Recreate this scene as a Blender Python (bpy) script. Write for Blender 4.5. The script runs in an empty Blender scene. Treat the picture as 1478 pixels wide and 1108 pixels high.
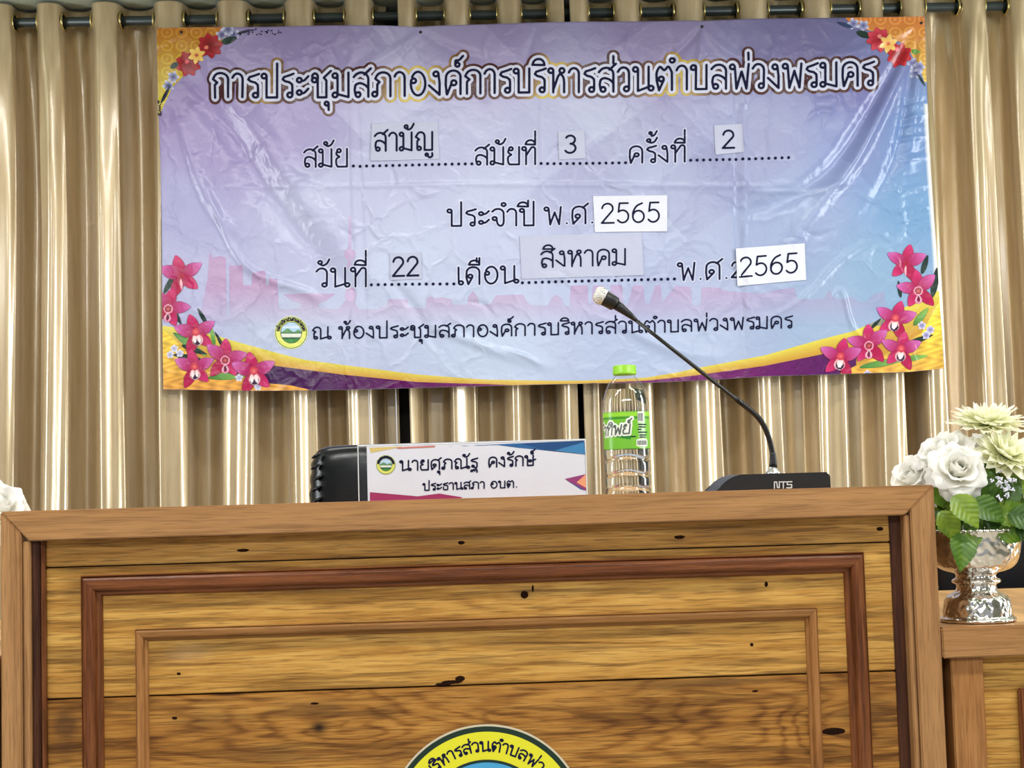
import bpy, bmesh, math, random
import numpy as np
from mathutils import Vector, Matrix, noise as mnoise

random.seed(7)
rng = np.random.default_rng(7)
SC = bpy.context.scene
COL = SC.collection
PI = math.pi

# ------------------------------------------------------------------ camera
FPX = 2200.0
CAM = np.array([0.0, -4.5, 1.011])
_p, _y, _r = math.radians(4.0), math.radians(2.2), math.radians(1.65)
FW = np.array([math.sin(_y)*math.cos(_p), math.cos(_y)*math.cos(_p), math.sin(_p)])
_r0 = np.array([math.cos(_y), -math.sin(_y), 0.0])
_u0 = np.cross(_r0, FW)
RT = _r0*math.cos(_r) - _u0*math.sin(_r)
UP = _u0*math.cos(_r) + _r0*math.sin(_r)
cd = bpy.data.cameras.new('camera')
cam = bpy.data.objects.new('camera', cd)
COL.objects.link(cam)
cd.sensor_width = 36.0
cd.lens = FPX/1478.0*36.0
cd.clip_start = 0.05
cam.matrix_world = Matrix(((RT[0], UP[0], -FW[0], CAM[0]), (RT[1], UP[1], -FW[1], CAM[1]), (RT[2], UP[2], -FW[2], CAM[2]), (0, 0, 0, 1)))
SC.camera = cam

# ------------------------------------------------------------------ world, light, exposure
SC.view_settings.view_transform = 'Standard'
SC.view_settings.look = 'None'
SC.view_settings.gamma = 1.0
SC.view_settings.use_curve_mapping = False
SC.view_settings.exposure = 0.0
SC.cycles.max_bounces = 18
SC.cycles.transmission_bounces = 16
SC.cycles.transparent_max_bounces = 12
SC.cycles.use_denoising = True
w = bpy.data.worlds.new('room_ambient')
SC.world = w
w.use_nodes = True
w.node_tree.nodes['Background'].inputs[0].default_value = (0.93, 0.97, 1.0, 1)
w.node_tree.nodes['Background'].inputs[1].default_value = 0.38


def area(name, loc, size, power, color=(1, 1, 1), target=None):
    d = bpy.data.lights.new(name, 'AREA')
    d.shape = 'RECTANGLE'
    d.size, d.size_y = size
    d.energy = power
    d.color = color
    o = bpy.data.objects.new(name, d)
    COL.objects.link(o)
    o.location = loc
    if target is not None:
        o.rotation_euler = (Vector(target) - Vector(loc)).to_track_quat('-Z', 'Y').to_euler()
    return o


# fluorescent tubes on the ceiling (long in x) and added side panels that put bright streaks on the curtains
area('ceiling_tube_light', (0.2, -1.15, 2.46), (2.4, 0.07), 20, (1.0, 0.98, 0.95))
area('ceiling_tube_light', (-1.2, -3.2, 2.46), (1.3, 0.12), 32, (1.0, 0.985, 0.96))
area('ceiling_tube_light', (1.5, -3.2, 2.46), (1.3, 0.12), 32, (1.0, 0.985, 0.96))
area('ceiling_tube_light', (0.2, -5.6, 2.46), (3.0, 0.3), 116, (0.97, 0.98, 1.0))
area('curtain_streak_light', (3.3, -2.2, 1.45), (0.7, 1.9), 66, (0.94, 0.98, 1.0), (0.4, -0.4, 1.45))
area('curtain_streak_light', (-3.3, -2.0, 1.45), (0.6, 1.9), 46, (0.94, 0.98, 1.0), (-0.4, -0.4, 1.45))


# ------------------------------------------------------------------ helpers
def at(px, py, Y):
    d = FW + RT*(px-739)/FPX + UP*(554-py)/FPX
    return Vector(CAM + d*(Y-CAM[1])/d[1])


def atv(px, py, Y):
    px = np.asarray(px, float); py = np.asarray(py, float)
    d = FW[None] + RT[None]*((px-739)/FPX)[:, None] + UP[None]*((554-py)/FPX)[:, None]
    return CAM[None] + d*((Y-CAM[1])/d[:, 1])[:, None]


def lin(c):
    c = np.asarray(c, float)/255.0
    return np.where(c <= 0.04045, c/12.92, ((c+0.055)/1.055)**2.4)


def L(r, g, b):
    v = lin((r, g, b))
    return (float(v[0]), float(v[1]), float(v[2]), 1.0)


def tag(o, label=None, cat=None, group=None, kind=None):
    if label: o['label'] = label
    if cat: o['category'] = cat
    if group: o['group'] = group
    if kind: o['kind'] = kind
    return o


def empty(name, loc, label, cat, group=None, rot=(0, 0, 0)):
    o = bpy.data.objects.new(name, None)
    o.empty_display_size = 0.05
    COL.objects.link(o)
    o.location = loc
    o.rotation_euler = rot
    return tag(o, label, cat, group)


def link(name, me, mat=None, parent=None, smooth=False, world=True):
    o = bpy.data.objects.new(name, me)
    COL.objects.link(o)
    if mat is not None and len(me.materials) == 0:
        me.materials.append(mat)
    if smooth:
        me.shade_smooth()
    if parent is not None:
        o.parent = parent
        if world:
            o.matrix_parent_inverse = rootmat(parent).inverted()
    return o


def rootmat(o):
    m = o.matrix_basis.copy() if o.parent is None else rootmat(o.parent) @ o.matrix_parent_inverse @ o.matrix_basis
    return m


def mesh(name, verts, faces, cols=None):
    me = bpy.data.meshes.new(name)
    me.from_pydata([tuple(map(float, v)) for v in verts], [], [tuple(map(int, f)) for f in faces])
    if cols is not None:
        a = me.color_attributes.new('Col', 'FLOAT_COLOR', 'POINT')
        c4 = np.ones((len(verts), 4), np.float32)
        c4[:, :3] = cols
        a.data.foreach_set('color', c4.ravel())
    me.update()
    return me


def bm_mesh(name, bm):
    me = bpy.data.meshes.new(name)
    bmesh.ops.recalc_face_normals(bm, faces=bm.faces)
    bm.to_mesh(me)
    bm.free()
    return me


def box(name, a, b, mat, parent=None, bev=0.0, seg=2):
    bm = bmesh.new()
    bmesh.ops.create_cube(bm, size=1.0)
    for v in bm.verts:
        v.co = Vector([(a[i]+b[i])/2 + v.co[i]*abs(b[i]-a[i]) for i in range(3)])
    if bev:
        bmesh.ops.bevel(bm, geom=bm.edges[:], offset=bev, segments=seg, affect='EDGES')
    return link(name, bm_mesh(name, bm), mat, parent, smooth=False)


def prism(name, pts, y0, y1, mat, parent=None, bev=0.0, smooth=False, seg=2):
    """polygon in xz extruded along y"""
    bm = bmesh.new()
    v0 = [bm.verts.new((x, y0, z)) for x, z in pts]
    v1 = [bm.verts.new((x, y1, z)) for x, z in pts]
    n = len(pts)
    bm.faces.new(v0)
    bm.faces.new(v1[::-1])
    for i in range(n):
        bm.faces.new((v0[i], v0[(i+1) % n], v1[(i+1) % n], v1[i]))
    if bev:
        bmesh.ops.bevel(bm, geom=bm.edges[:], offset=bev, segments=seg, affect='EDGES')
    return link(name, bm_mesh(name, bm), mat, parent, smooth=smooth)


def lathe(prof, n=48, cap=True):
    """prof [(r,z)...] -> verts, faces"""
    V, Fc = [], []
    for r, z in prof:
        for k in range(n):
            a = 2*PI*k/n
            V.append((r*math.cos(a), r*math.sin(a), z))
    for i in range(len(prof)-1):
        for k in range(n):
            k2 = (k+1) % n
            Fc.append((i*n+k, i*n+k2, (i+1)*n+k2, (i+1)*n+k))
    if cap:
        Fc.append(tuple(range(n))[::-1])
        Fc.append(tuple((len(prof)-1)*n+k for k in range(n)))
    return V, Fc


def tube(points, rad, n=10, name='tube'):
    pts = [Vector(p) for p in points]
    if not hasattr(rad, '__len__'):
        rad = [rad]*len(pts)
    V, Fc = [], []
    ref = Vector((0, 1, 0.13)).normalized()
    for i, p in enumerate(pts):
        t = (pts[min(i+1, len(pts)-1)] - pts[max(i-1, 0)]).normalized()
        a = t.cross(ref)
        if a.length < 1e-3: a = t.cross(Vector((1, 0, 0)))
        a.normalize()
        b = t.cross(a)
        for k in range(n):
            th = 2*PI*k/n
            V.append(p + (a*math.cos(th) + b*math.sin(th))*rad[i])
    for i in range(len(pts)-1):
        for k in range(n):
            k2 = (k+1) % n
            Fc.append((i*n+k, i*n+k2, (i+1)*n+k2, (i+1)*n+k))
    Fc.append(tuple(range(n))[::-1])
    Fc.append(tuple((len(pts)-1)*n+k for k in range(n)))
    return mesh(name, V, Fc)


def spline(pts, n=8):
    """Catmull-Rom through the points"""
    P = [np.array(p, float) for p in pts]
    P = [2*P[0]-P[1]] + P + [2*P[-1]-P[-2]]
    out = []
    for i in range(1, len(P)-2):
        for k in range(n):
            t = k/n
            out.append(0.5*((2*P[i]) + (-P[i-1]+P[i+1])*t + (2*P[i-1]-5*P[i]+4*P[i+1]-P[i+2])*t*t + (-P[i-1]+3*P[i]-3*P[i+1]+P[i+2])*t**3))
    out.append(P[-2])
    return out


# ------------------------------------------------------------------ materials
class NT:
    def __init__(s, name):
        s.m = bpy.data.materials.new(name)
        s.m.use_nodes = True
        s.t = s.m.node_tree
        s.b = s.t.nodes['Principled BSDF']
        s.out = s.t.nodes['Material Output']

    def n(s, typ, **kw):
        nd = s.t.nodes.new(typ)
        for k, v in kw.items():
            setattr(nd, k, v)
        return nd

    def l(s, a, b):
        s.t.links.new(a, b)

    def inp(s, nd, key, val):
        if hasattr(val, 'is_output') or isinstance(val, bpy.types.NodeSocket):
            s.l(val, nd.inputs[key])
        else:
            nd.inputs[key].default_value = val

    def math(s, op, a, b=None, c=None):
        nd = s.n('ShaderNodeMath', operation=op)
        s.inp(nd, 0, a)
        if b is not None: s.inp(nd, 1, b)
        if c is not None: s.inp(nd, 2, c)
        return nd.outputs[0]

    def coord(s):
        return s.n('ShaderNodeTexCoord').outputs['Object']

    def mapping(s, vec, loc=(0, 0, 0), rot=(0, 0, 0), scale=(1, 1, 1)):
        nd = s.n('ShaderNodeMapping')
        s.l(vec, nd.inputs[0])
        nd.inputs[1].default_value = loc
        nd.inputs[2].default_value = rot
        nd.inputs[3].default_value = scale
        return nd.outputs[0]

    def noise(s, vec, scale=5, detail=4, rough=0.5, dist=0.0):
        nd = s.n('ShaderNodeTexNoise')
        s.l(vec, nd.inputs['Vector'])
        nd.inputs['Scale'].default_value = scale
        nd.inputs['Detail'].default_value = detail
        nd.inputs['Roughness'].default_value = rough
        nd.inputs['Distortion'].default_value = dist
        return nd.outputs[0]

    def ramp(s, fac, stops, interp='LINEAR'):
        nd = s.n('ShaderNodeValToRGB')
        s.l(fac, nd.inputs[0])
        cr = nd.color_ramp
        cr.interpolation = interp
        while len(cr.elements) < len(stops):
            cr.elements.new(0.5)
        for e, (p, c) in zip(cr.elements, stops):
            e.position = p
            e.color = c if len(c) == 4 else (*c, 1)
        return nd.outputs[0]

    def mix(s, fac, a, b, mode='MIX'):
        nd = s.n('ShaderNodeMix', data_type='RGBA', blend_type=mode)
        s.inp(nd, 0, fac)
        s.inp(nd, 6, a)
        s.inp(nd, 7, b)
        return nd.outputs[2]

    def bump(s, h, strength=0.3, dist=0.002, normal=None):
        nd = s.n('ShaderNodeBump')
        nd.inputs['Strength'].default_value = strength
        nd.inputs['Distance'].default_value = dist
        s.l(h, nd.inputs['Height'])
        if normal is not None: s.l(normal, nd.inputs['Normal'])
        return nd.outputs[0]

    def set(s, **kw):
        for k, v in kw.items():
            s.inp(s.b, k.replace('_', ' '), v)
        return s.m


def plain(name, col, rough=0.5, metal=0.0, noise_amt=0.08, nscale=40, bump=0.0, **kw):
    m = NT(name)
    c = m.coord()
    nz = m.noise(c, nscale, 3)
    dark = tuple(v*(1-noise_amt) for v in col[:3]) + (1,)
    lite = tuple(min(1, v*(1+noise_amt)) for v in col[:3]) + (1,)
    m.set(Base_Color=m.ramp(nz, [(0.3, dark), (0.7, lite)]), Roughness=rough, Metallic=metal)
    if bump:
        m.l(m.bump(nz, bump, 0.002), m.b.inputs['Normal'])
    for k, v in kw.items():
        m.inp(m.b, k.replace('_', ' '), v)
    return m.m


def wood(name, light, mid, dark, axis='X', seed=0.0, rings=38.0, knots=(), streak=1.0, rough=0.36, warp=0.5, contrast=1.0, spec=0.25, ringw=0.17, stains=()):
    """grain runs along axis; knots = [(x, z, radius, strength)] bend the rings round themselves"""
    m = NT(name)
    c = m.coord()
    sep = m.n('ShaderNodeSeparateXYZ')
    m.l(c, sep.inputs[0])
    X, Y, Z = sep.outputs
    along, across = (X, Z) if axis == 'X' else ((Z, X) if axis == 'Z' else (Y, X))
    cmb = m.n('ShaderNodeCombineXYZ')
    m.l(m.math('MULTIPLY', along, 1.0), cmb.inputs[0])
    m.l(m.math('MULTIPLY', across, 7.0), cmb.inputs[1])
    m.inp(cmb, 2, m.math('MULTIPLY_ADD', Y, 2.0, seed))
    big = m.noise(cmb.outputs[0], 2.6, 3, 0.5, 0.3)
    cmb2 = m.n('ShaderNodeCombineXYZ')
    m.l(m.math('MULTIPLY', along, 6.5), cmb2.inputs[0])
    m.l(m.math('MULTIPLY', across, 170.0), cmb2.inputs[1])
    m.inp(cmb2, 2, m.math('MULTIPLY_ADD', Y, 60.0, seed*3.1))
    fine = m.noise(cmb2.outputs[0], 1.6, 5, 0.65, 0.25)
    cmb4 = m.n('ShaderNodeCombineXYZ')
    m.l(m.math('MULTIPLY', along, 3.0), cmb4.inputs[0])
    m.l(m.math('MULTIPLY', across, 30.0), cmb4.inputs[1])
    m.inp(cmb4, 2, seed*1.7 + 4.0)
    band = m.noise(cmb4.outputs[0], 1.5, 4, 0.6, 0.6)
    field = m.math('ADD', m.math('MULTIPLY', across, rings), m.math('MULTIPLY', big, 4.5*warp))
    kn = None
    for kx, kz, kr, ks in knots:
        dx = m.math('MULTIPLY', m.math('SUBTRACT', along, kx if axis == 'X' else kz), 0.42)
        dz = m.math('SUBTRACT', across, kz if axis == 'X' else kx)
        d2 = m.math('ADD', m.math('MULTIPLY', dx, dx), m.math('MULTIPLY', dz, dz))
        wob = m.math('MULTIPLY_ADD', big, 0.8, 0.6)
        e = m.math('EXPONENT', m.math('MULTIPLY', d2, -1.0/(kr*kr*9.0)))
        field = m.math('ADD', field, m.math('MULTIPLY', m.math('MULTIPLY', e, wob), 2.3*ks))
        dxx = m.math('MULTIPLY', dx, 1.9)
        d3 = m.math('ADD', m.math('MULTIPLY', dxx, dxx), m.math('MULTIPLY', dz, dz))
        core = m.math('EXPONENT', m.math('MULTIPLY', d3, -1.0/(kr*kr*0.16)))
        core = m.math('MULTIPLY', core, min(1.0, ks))
        kn = core if kn is None else m.math('ADD', kn, core)
    ring = m.math('SINE', m.math('MULTIPLY', field, 6.2832))
    ring = m.math('MULTIPLY_ADD', ring, 0.5, 0.5)
    ring = m.math('POWER', ring, 2.6)
    k = contrast
    fac = m.math('ADD', m.math('MULTIPLY', ring, ringw*k), m.math('MULTIPLY', m.math('SUBTRACT', fine, 0.5), 1.5*streak*k))
    fac = m.math('ADD', fac, m.math('MULTIPLY', m.math('SUBTRACT', band, 0.5), 1.3*k))
    fac = m.math('ADD', fac, m.math('MULTIPLY', big, 0.35*k))
    fac = m.math('ADD', fac, 0.08)
    col = m.ramp(fac, [(0.0, light), (0.45, mid), (1.05, dark)])
    # long dark growth lines
    cmb5 = m.n('ShaderNodeCombineXYZ')
    m.l(m.math('MULTIPLY', along, 3.2), cmb5.inputs[0])
    m.l(m.math('ADD', m.math('MULTIPLY', across, 95.0), m.math('MULTIPLY', big, 5.0*warp)), cmb5.inputs[1])
    m.inp(cmb5, 2, seed*2.3 + 14.0)
    gl_ = m.noise(cmb5.outputs[0], 1.0, 3, 0.55, 0.35)
    gf = m.ramp(gl_, [(0.53, (0, 0, 0, 1)), (0.63, (1, 1, 1, 1))])
    col = m.mix(m.math('MULTIPLY', gf, 0.5*k), col, tuple(v*0.62 for v in dark[:3]) + (1,))
    # thin dark pores
    cmb3 = m.n('ShaderNodeCombineXYZ')
    m.l(m.math('MULTIPLY', along, 22.0), cmb3.inputs[0])
    m.l(m.math('MULTIPLY', across, 420.0), cmb3.inputs[1])
    m.inp(cmb3, 2, seed+9.0)
    pore = m.noise(cmb3.outputs[0], 1.0, 2, 0.5)
    pf = m.ramp(pore, [(0.52, (0, 0, 0, 1)), (0.66, (1, 1, 1, 1))])
    dk = tuple(v*0.35 for v in dark[:3]) + (1,)
    col = m.mix(m.math('MULTIPLY', pf, 0.42*contrast), col, dk)
    for sx, sz, srx, srz, st in stains:
        u_ = m.math('DIVIDE', m.math('SUBTRACT', along, sx), srx)
        v_ = m.math('DIVIDE', m.math('SUBTRACT', across, sz), srz)
        q_ = m.math('ADD', m.math('MULTIPLY', u_, u_), m.math('MULTIPLY', v_, v_))
        q_ = m.math('ADD', q_, m.math('MULTIPLY', m.math('SUBTRACT', band, 0.5), 2.6))
        e_ = m.math('EXPONENT', m.math('MULTIPLY', m.math('MAXIMUM', q_, 0.0), -1.6))
        col = m.mix(m.math('MULTIPLY', e_, abs(st)), col, (0.075, 0.032, 0.012, 1) if st > 0 else (0.62, 0.42, 0.22, 1))
    if kn is not None:
        col = m.mix(m.math('MINIMUM', kn, 1.0), col, (0.018, 0.007, 0.003, 1))
    m.set(Base_Color=col, Roughness=rough)
    m.b.inputs['Specular IOR Level'].default_value = spec
    hh = m.math('ADD', m.math('MULTIPLY', fine, 0.6), m.math('MULTIPLY', pf, -0.5))
    m.l(m.bump(hh, 0.25, 0.0012), m.b.inputs['Normal'])
    return m.m


def curtain_mat(name):
    m = NT(name)
    c = m.coord()
    nz = m.noise(m.mapping(c, scale=(30, 30, 3)), 1.0, 4, 0.6)
    weave = m.noise(m.mapping(c, scale=(500, 500, 350)), 1.0, 2)
    col = m.ramp(nz, [(0.3, L(184, 158, 118)), (0.7, L(210, 188, 148))])
    m.set(Base_Color=col, Roughness=0.36, Metallic=0.45)
    m.b.inputs['Coat Weight'].default_value = 1.0
    m.b.inputs['Coat Roughness'].default_value = 0.16
    m.b.inputs['Coat IOR'].default_value = 1.9
    m.b.inputs['Sheen Weight'].default_value = 0.15
    h = m.math('ADD', nz, m.math('MULTIPLY', weave, 0.25))
    m.l(m.bump(h, 0.25, 0.004), m.b.inputs['Normal'])
    return m.m


def print_mat(name, rough=0.3, crinkle=1.0, spec=0.5):
    """printed surface: colours of the print come from the mesh, fine crinkles from noise"""
    m = NT(name)
    a = m.n('ShaderNodeAttribute', attribute_name='Col')
    c = m.coord()
    m.set(Base_Color=a.outputs['Color'], Roughness=rough)
    m.b.inputs['Specular IOR Level'].default_value = spec
    if crinkle:
        wv = m.noise(c, 5.0, 2, 0.5)
        v = m.n('ShaderNodeTexVoronoi', feature='DISTANCE_TO_EDGE')
        wc = m.n('ShaderNodeVectorMath', operation='ADD')
        nz3 = m.n('ShaderNodeTexNoise')
        m.l(c, nz3.inputs['Vector'])
        nz3.inputs['Scale'].default_value = 7.0
        nz3.inputs['Detail'].default_value = 3.0
        sc = m.n('ShaderNodeVectorMath', operation='SCALE')
        m.l(nz3.outputs[1], sc.inputs[0])
        sc.inputs['Scale'].default_value = 0.16
        m.l(c, wc.inputs[0]); m.l(sc.outputs[0], wc.inputs[1])
        m.l(m.mapping(wc.outputs[0], scale=(1, 1, 0.8)), v.inputs['Vector'])
        v.inputs['Scale'].default_value = 8.5
        crease = m.ramp(v.outputs['Distance'], [(0.0, (1, 1, 1, 1)), (0.10, (0.25, .25, .25, 1)), (0.3, (0, 0, 0, 1))])
        n2 = m.noise(m.mapping(wc.outputs[0], scale=(1, 1, 1)), 16.0, 4, 0.55)
        amt = m.ramp(m.noise(c, 3.3, 2), [(0.38, (0.12, .12, .12, 1)), (0.65, (1, 1, 1, 1))])
        h = m.math('ADD', m.math('MULTIPLY', m.math('MULTIPLY', crease, amt), 0.5), m.math('MULTIPLY', n2, 0.6))
        m.l(m.bump(h, 0.62*crinkle, 0.0085), m.b.inputs['Normal'])
    return m.m


M = {}


def ST(px, py, rx, ry, st):
    p_ = at(px, py, -2.4)
    return (p_[0], p_[2], rx/1053.0, ry/1053.0, st)


GL, GM, GD = L(202, 156, 84), L(172, 124, 58), L(104, 62, 24)
M['rail'] = wood('brown_teak_rail', L(180, 134, 86), L(156, 112, 68), L(112, 74, 42), 'X', 1.3, 20, streak=0.7, contrast=0.55, rough=0.42)
M['post'] = wood('brown_teak_post', L(180, 136, 90), L(158, 114, 72), L(114, 76, 46), 'Z', 2.9, 20, streak=0.7, contrast=0.6, rough=0.42)
M['board_a'] = wood('golden_board_top', GL, GM, GD, 'X', 5.1, 30, rough=0.33, stains=[ST(1050, 762, 120, 9, .55), ST(1220, 768, 60, 5, .4), ST(700, 775, 200, 5, .3)])
M['board_b'] = wood('golden_board_middle', L(212, 166, 88), L(184, 134, 62), L(110, 66, 24), 'X', 8.7, 24, rough=0.33, knots=[(at(757, 858, -2.4)[0], at(757, 858, -2.4)[2], 0.010, 0.7)], stains=[ST(270, 942, 40, 15, -.35), ST(110, 850, 30, 30, .4), ST(100, 945, 40, 12, .4), ST(757, 855, 26, 12, .35), ST(740, 928, 90, 5, .45), ST(300, 845, 60, 6, .45), ST(1080, 850, 26, 14, .3), ST(1200, 870, 40, 5, .35)])
M['board_c'] = wood('golden_board_cathedral', L(192, 140, 68), L(162, 110, 48), L(92, 52, 20), 'X', 3.3, 10, warp=1.4, contrast=1.05, ringw=0.34, stains=[ST(95, 1062, 24, 44, .75), ST(300, 1045, 70, 16, .5), ST(375, 1090, 70, 14, .55), ST(455, 1020, 60, 9, .5), ST(1030, 985, 200, 7, .6), ST(1255, 1030, 60, 40, .4), ST(560, 1085, 80, 10, .4)], rough=0.33,
                    knots=[(at(460, 1050, -2.4)[0], at(460, 1050, -2.4)[2], 0.022, 1.5), (at(1060, 1030, -2.4)[0], at(1040, 1035, -2.4)[2], 0.018, -1.6), (at(1203, 1055, -2.4)[0], at(1203, 1055, -2.4)[2], 0.009, 1.0)])
M['moul_red_x'] = wood('reddish_moulding_across', L(134, 80, 46), L(102, 56, 30), L(60, 28, 15), 'X', 6.0, 30, contrast=0.8, rough=0.3)
M['moul_red_z'] = wood('reddish_moulding_upright', L(134, 82, 48), L(104, 58, 32), L(58, 28, 15), 'Z', 6.6, 30, contrast=0.8, rough=0.3)
M['moul_tan_x'] = wood('tan_moulding_across', L(158, 112, 62), L(134, 90, 46), L(92, 56, 26), 'X', 7.0, 30, contrast=0.7, rough=0.35)
M['moul_tan_z'] = wood('tan_moulding_upright', L(176, 126, 76), L(150, 100, 54), L(100, 60, 30), 'Z', 7.6, 30, contrast=0.7, rough=0.35)
M['dark_strip'] = wood('dark_inner_strip', L(92, 54, 34), L(62, 34, 22), L(36, 18, 12), 'Z', 9.0, 40, contrast=0.8, rough=0.4)
M['desk_top'] = wood('pale_desk_top', L(222, 178, 118), L(204, 154, 96), L(156, 106, 58), 'X', 4.0, 16, contrast=0.7, rough=0.3)
M['black_leather'] = plain('black_leather', L(11, 15, 21), 0.27, nscale=160, bump=0.10, noise_amt=0.25)
M['black_plastic'] = plain('black_plastic', L(17, 18, 21), 0.42, nscale=300, bump=0.08, noise_amt=0.15)
M['black_gloss'] = plain('black_gooseneck', L(15, 13, 14), 0.3, metal=0.0)
M['chrome'] = plain('brushed_chrome', L(220, 222, 224), 0.22, metal=0.9)
M['rod'] = plain('dark_rod_metal', L(62, 70, 70), 0.34, metal=0.35)
M['brass'] = plain('brass_eyelet', L(205, 190, 130), 0.22, metal=0.95)
M['gold_satin'] = curtain_mat('champagne_satin')
M['print'] = print_mat('glossy_vinyl_print', 0.25)
M['paper_print'] = print_mat('paper_print', 0.5, 0.0, 0.35)
M['paper'] = plain('white_paper', L(186, 190, 214), 0.45, noise_amt=0.02)
M['paper_white'] = plain('bright_white_paper', L(222, 224, 236), 0.45, noise_amt=0.02)
M['ink'] = plain('navy_ink', L(14, 16, 52), 0.6)
M['ink'].node_tree.nodes['Principled BSDF'].inputs['Specular IOR Level'].default_value = 0.15
M['wall'] = plain('grey_green_wall', L(120, 122, 108), 0.7, nscale=20, noise_amt=0.05)
M['dark_wall'] = plain('dark_window_wall', L(42, 38, 32), 0.6)
M['ceiling'] = plain('pale_ceiling', L(196, 206, 190), 0.7, noise_amt=0.02, nscale=10)
M['floor'] = plain('beige_floor_tile', L(176, 166, 150), 0.3, nscale=8)


# ------------------------------------------------------------------ Thai stroke lettering
def arc(cx, cy, rx, ry, a0, a1):
    n = max(4, int(abs(a1-a0)/18))
    return [(cx+rx*math.cos(math.radians(a0+(a1-a0)*i/n)), cy+ry*math.sin(math.radians(a0+(a1-a0)*i/n))) for i in range(n+1)]


def C(cx, cy, r):
    return arc(cx, cy, r, r*1.12, 0, 360)


def S(*p):
    return [tuple(q) for q in spline(p, 5)]


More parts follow.
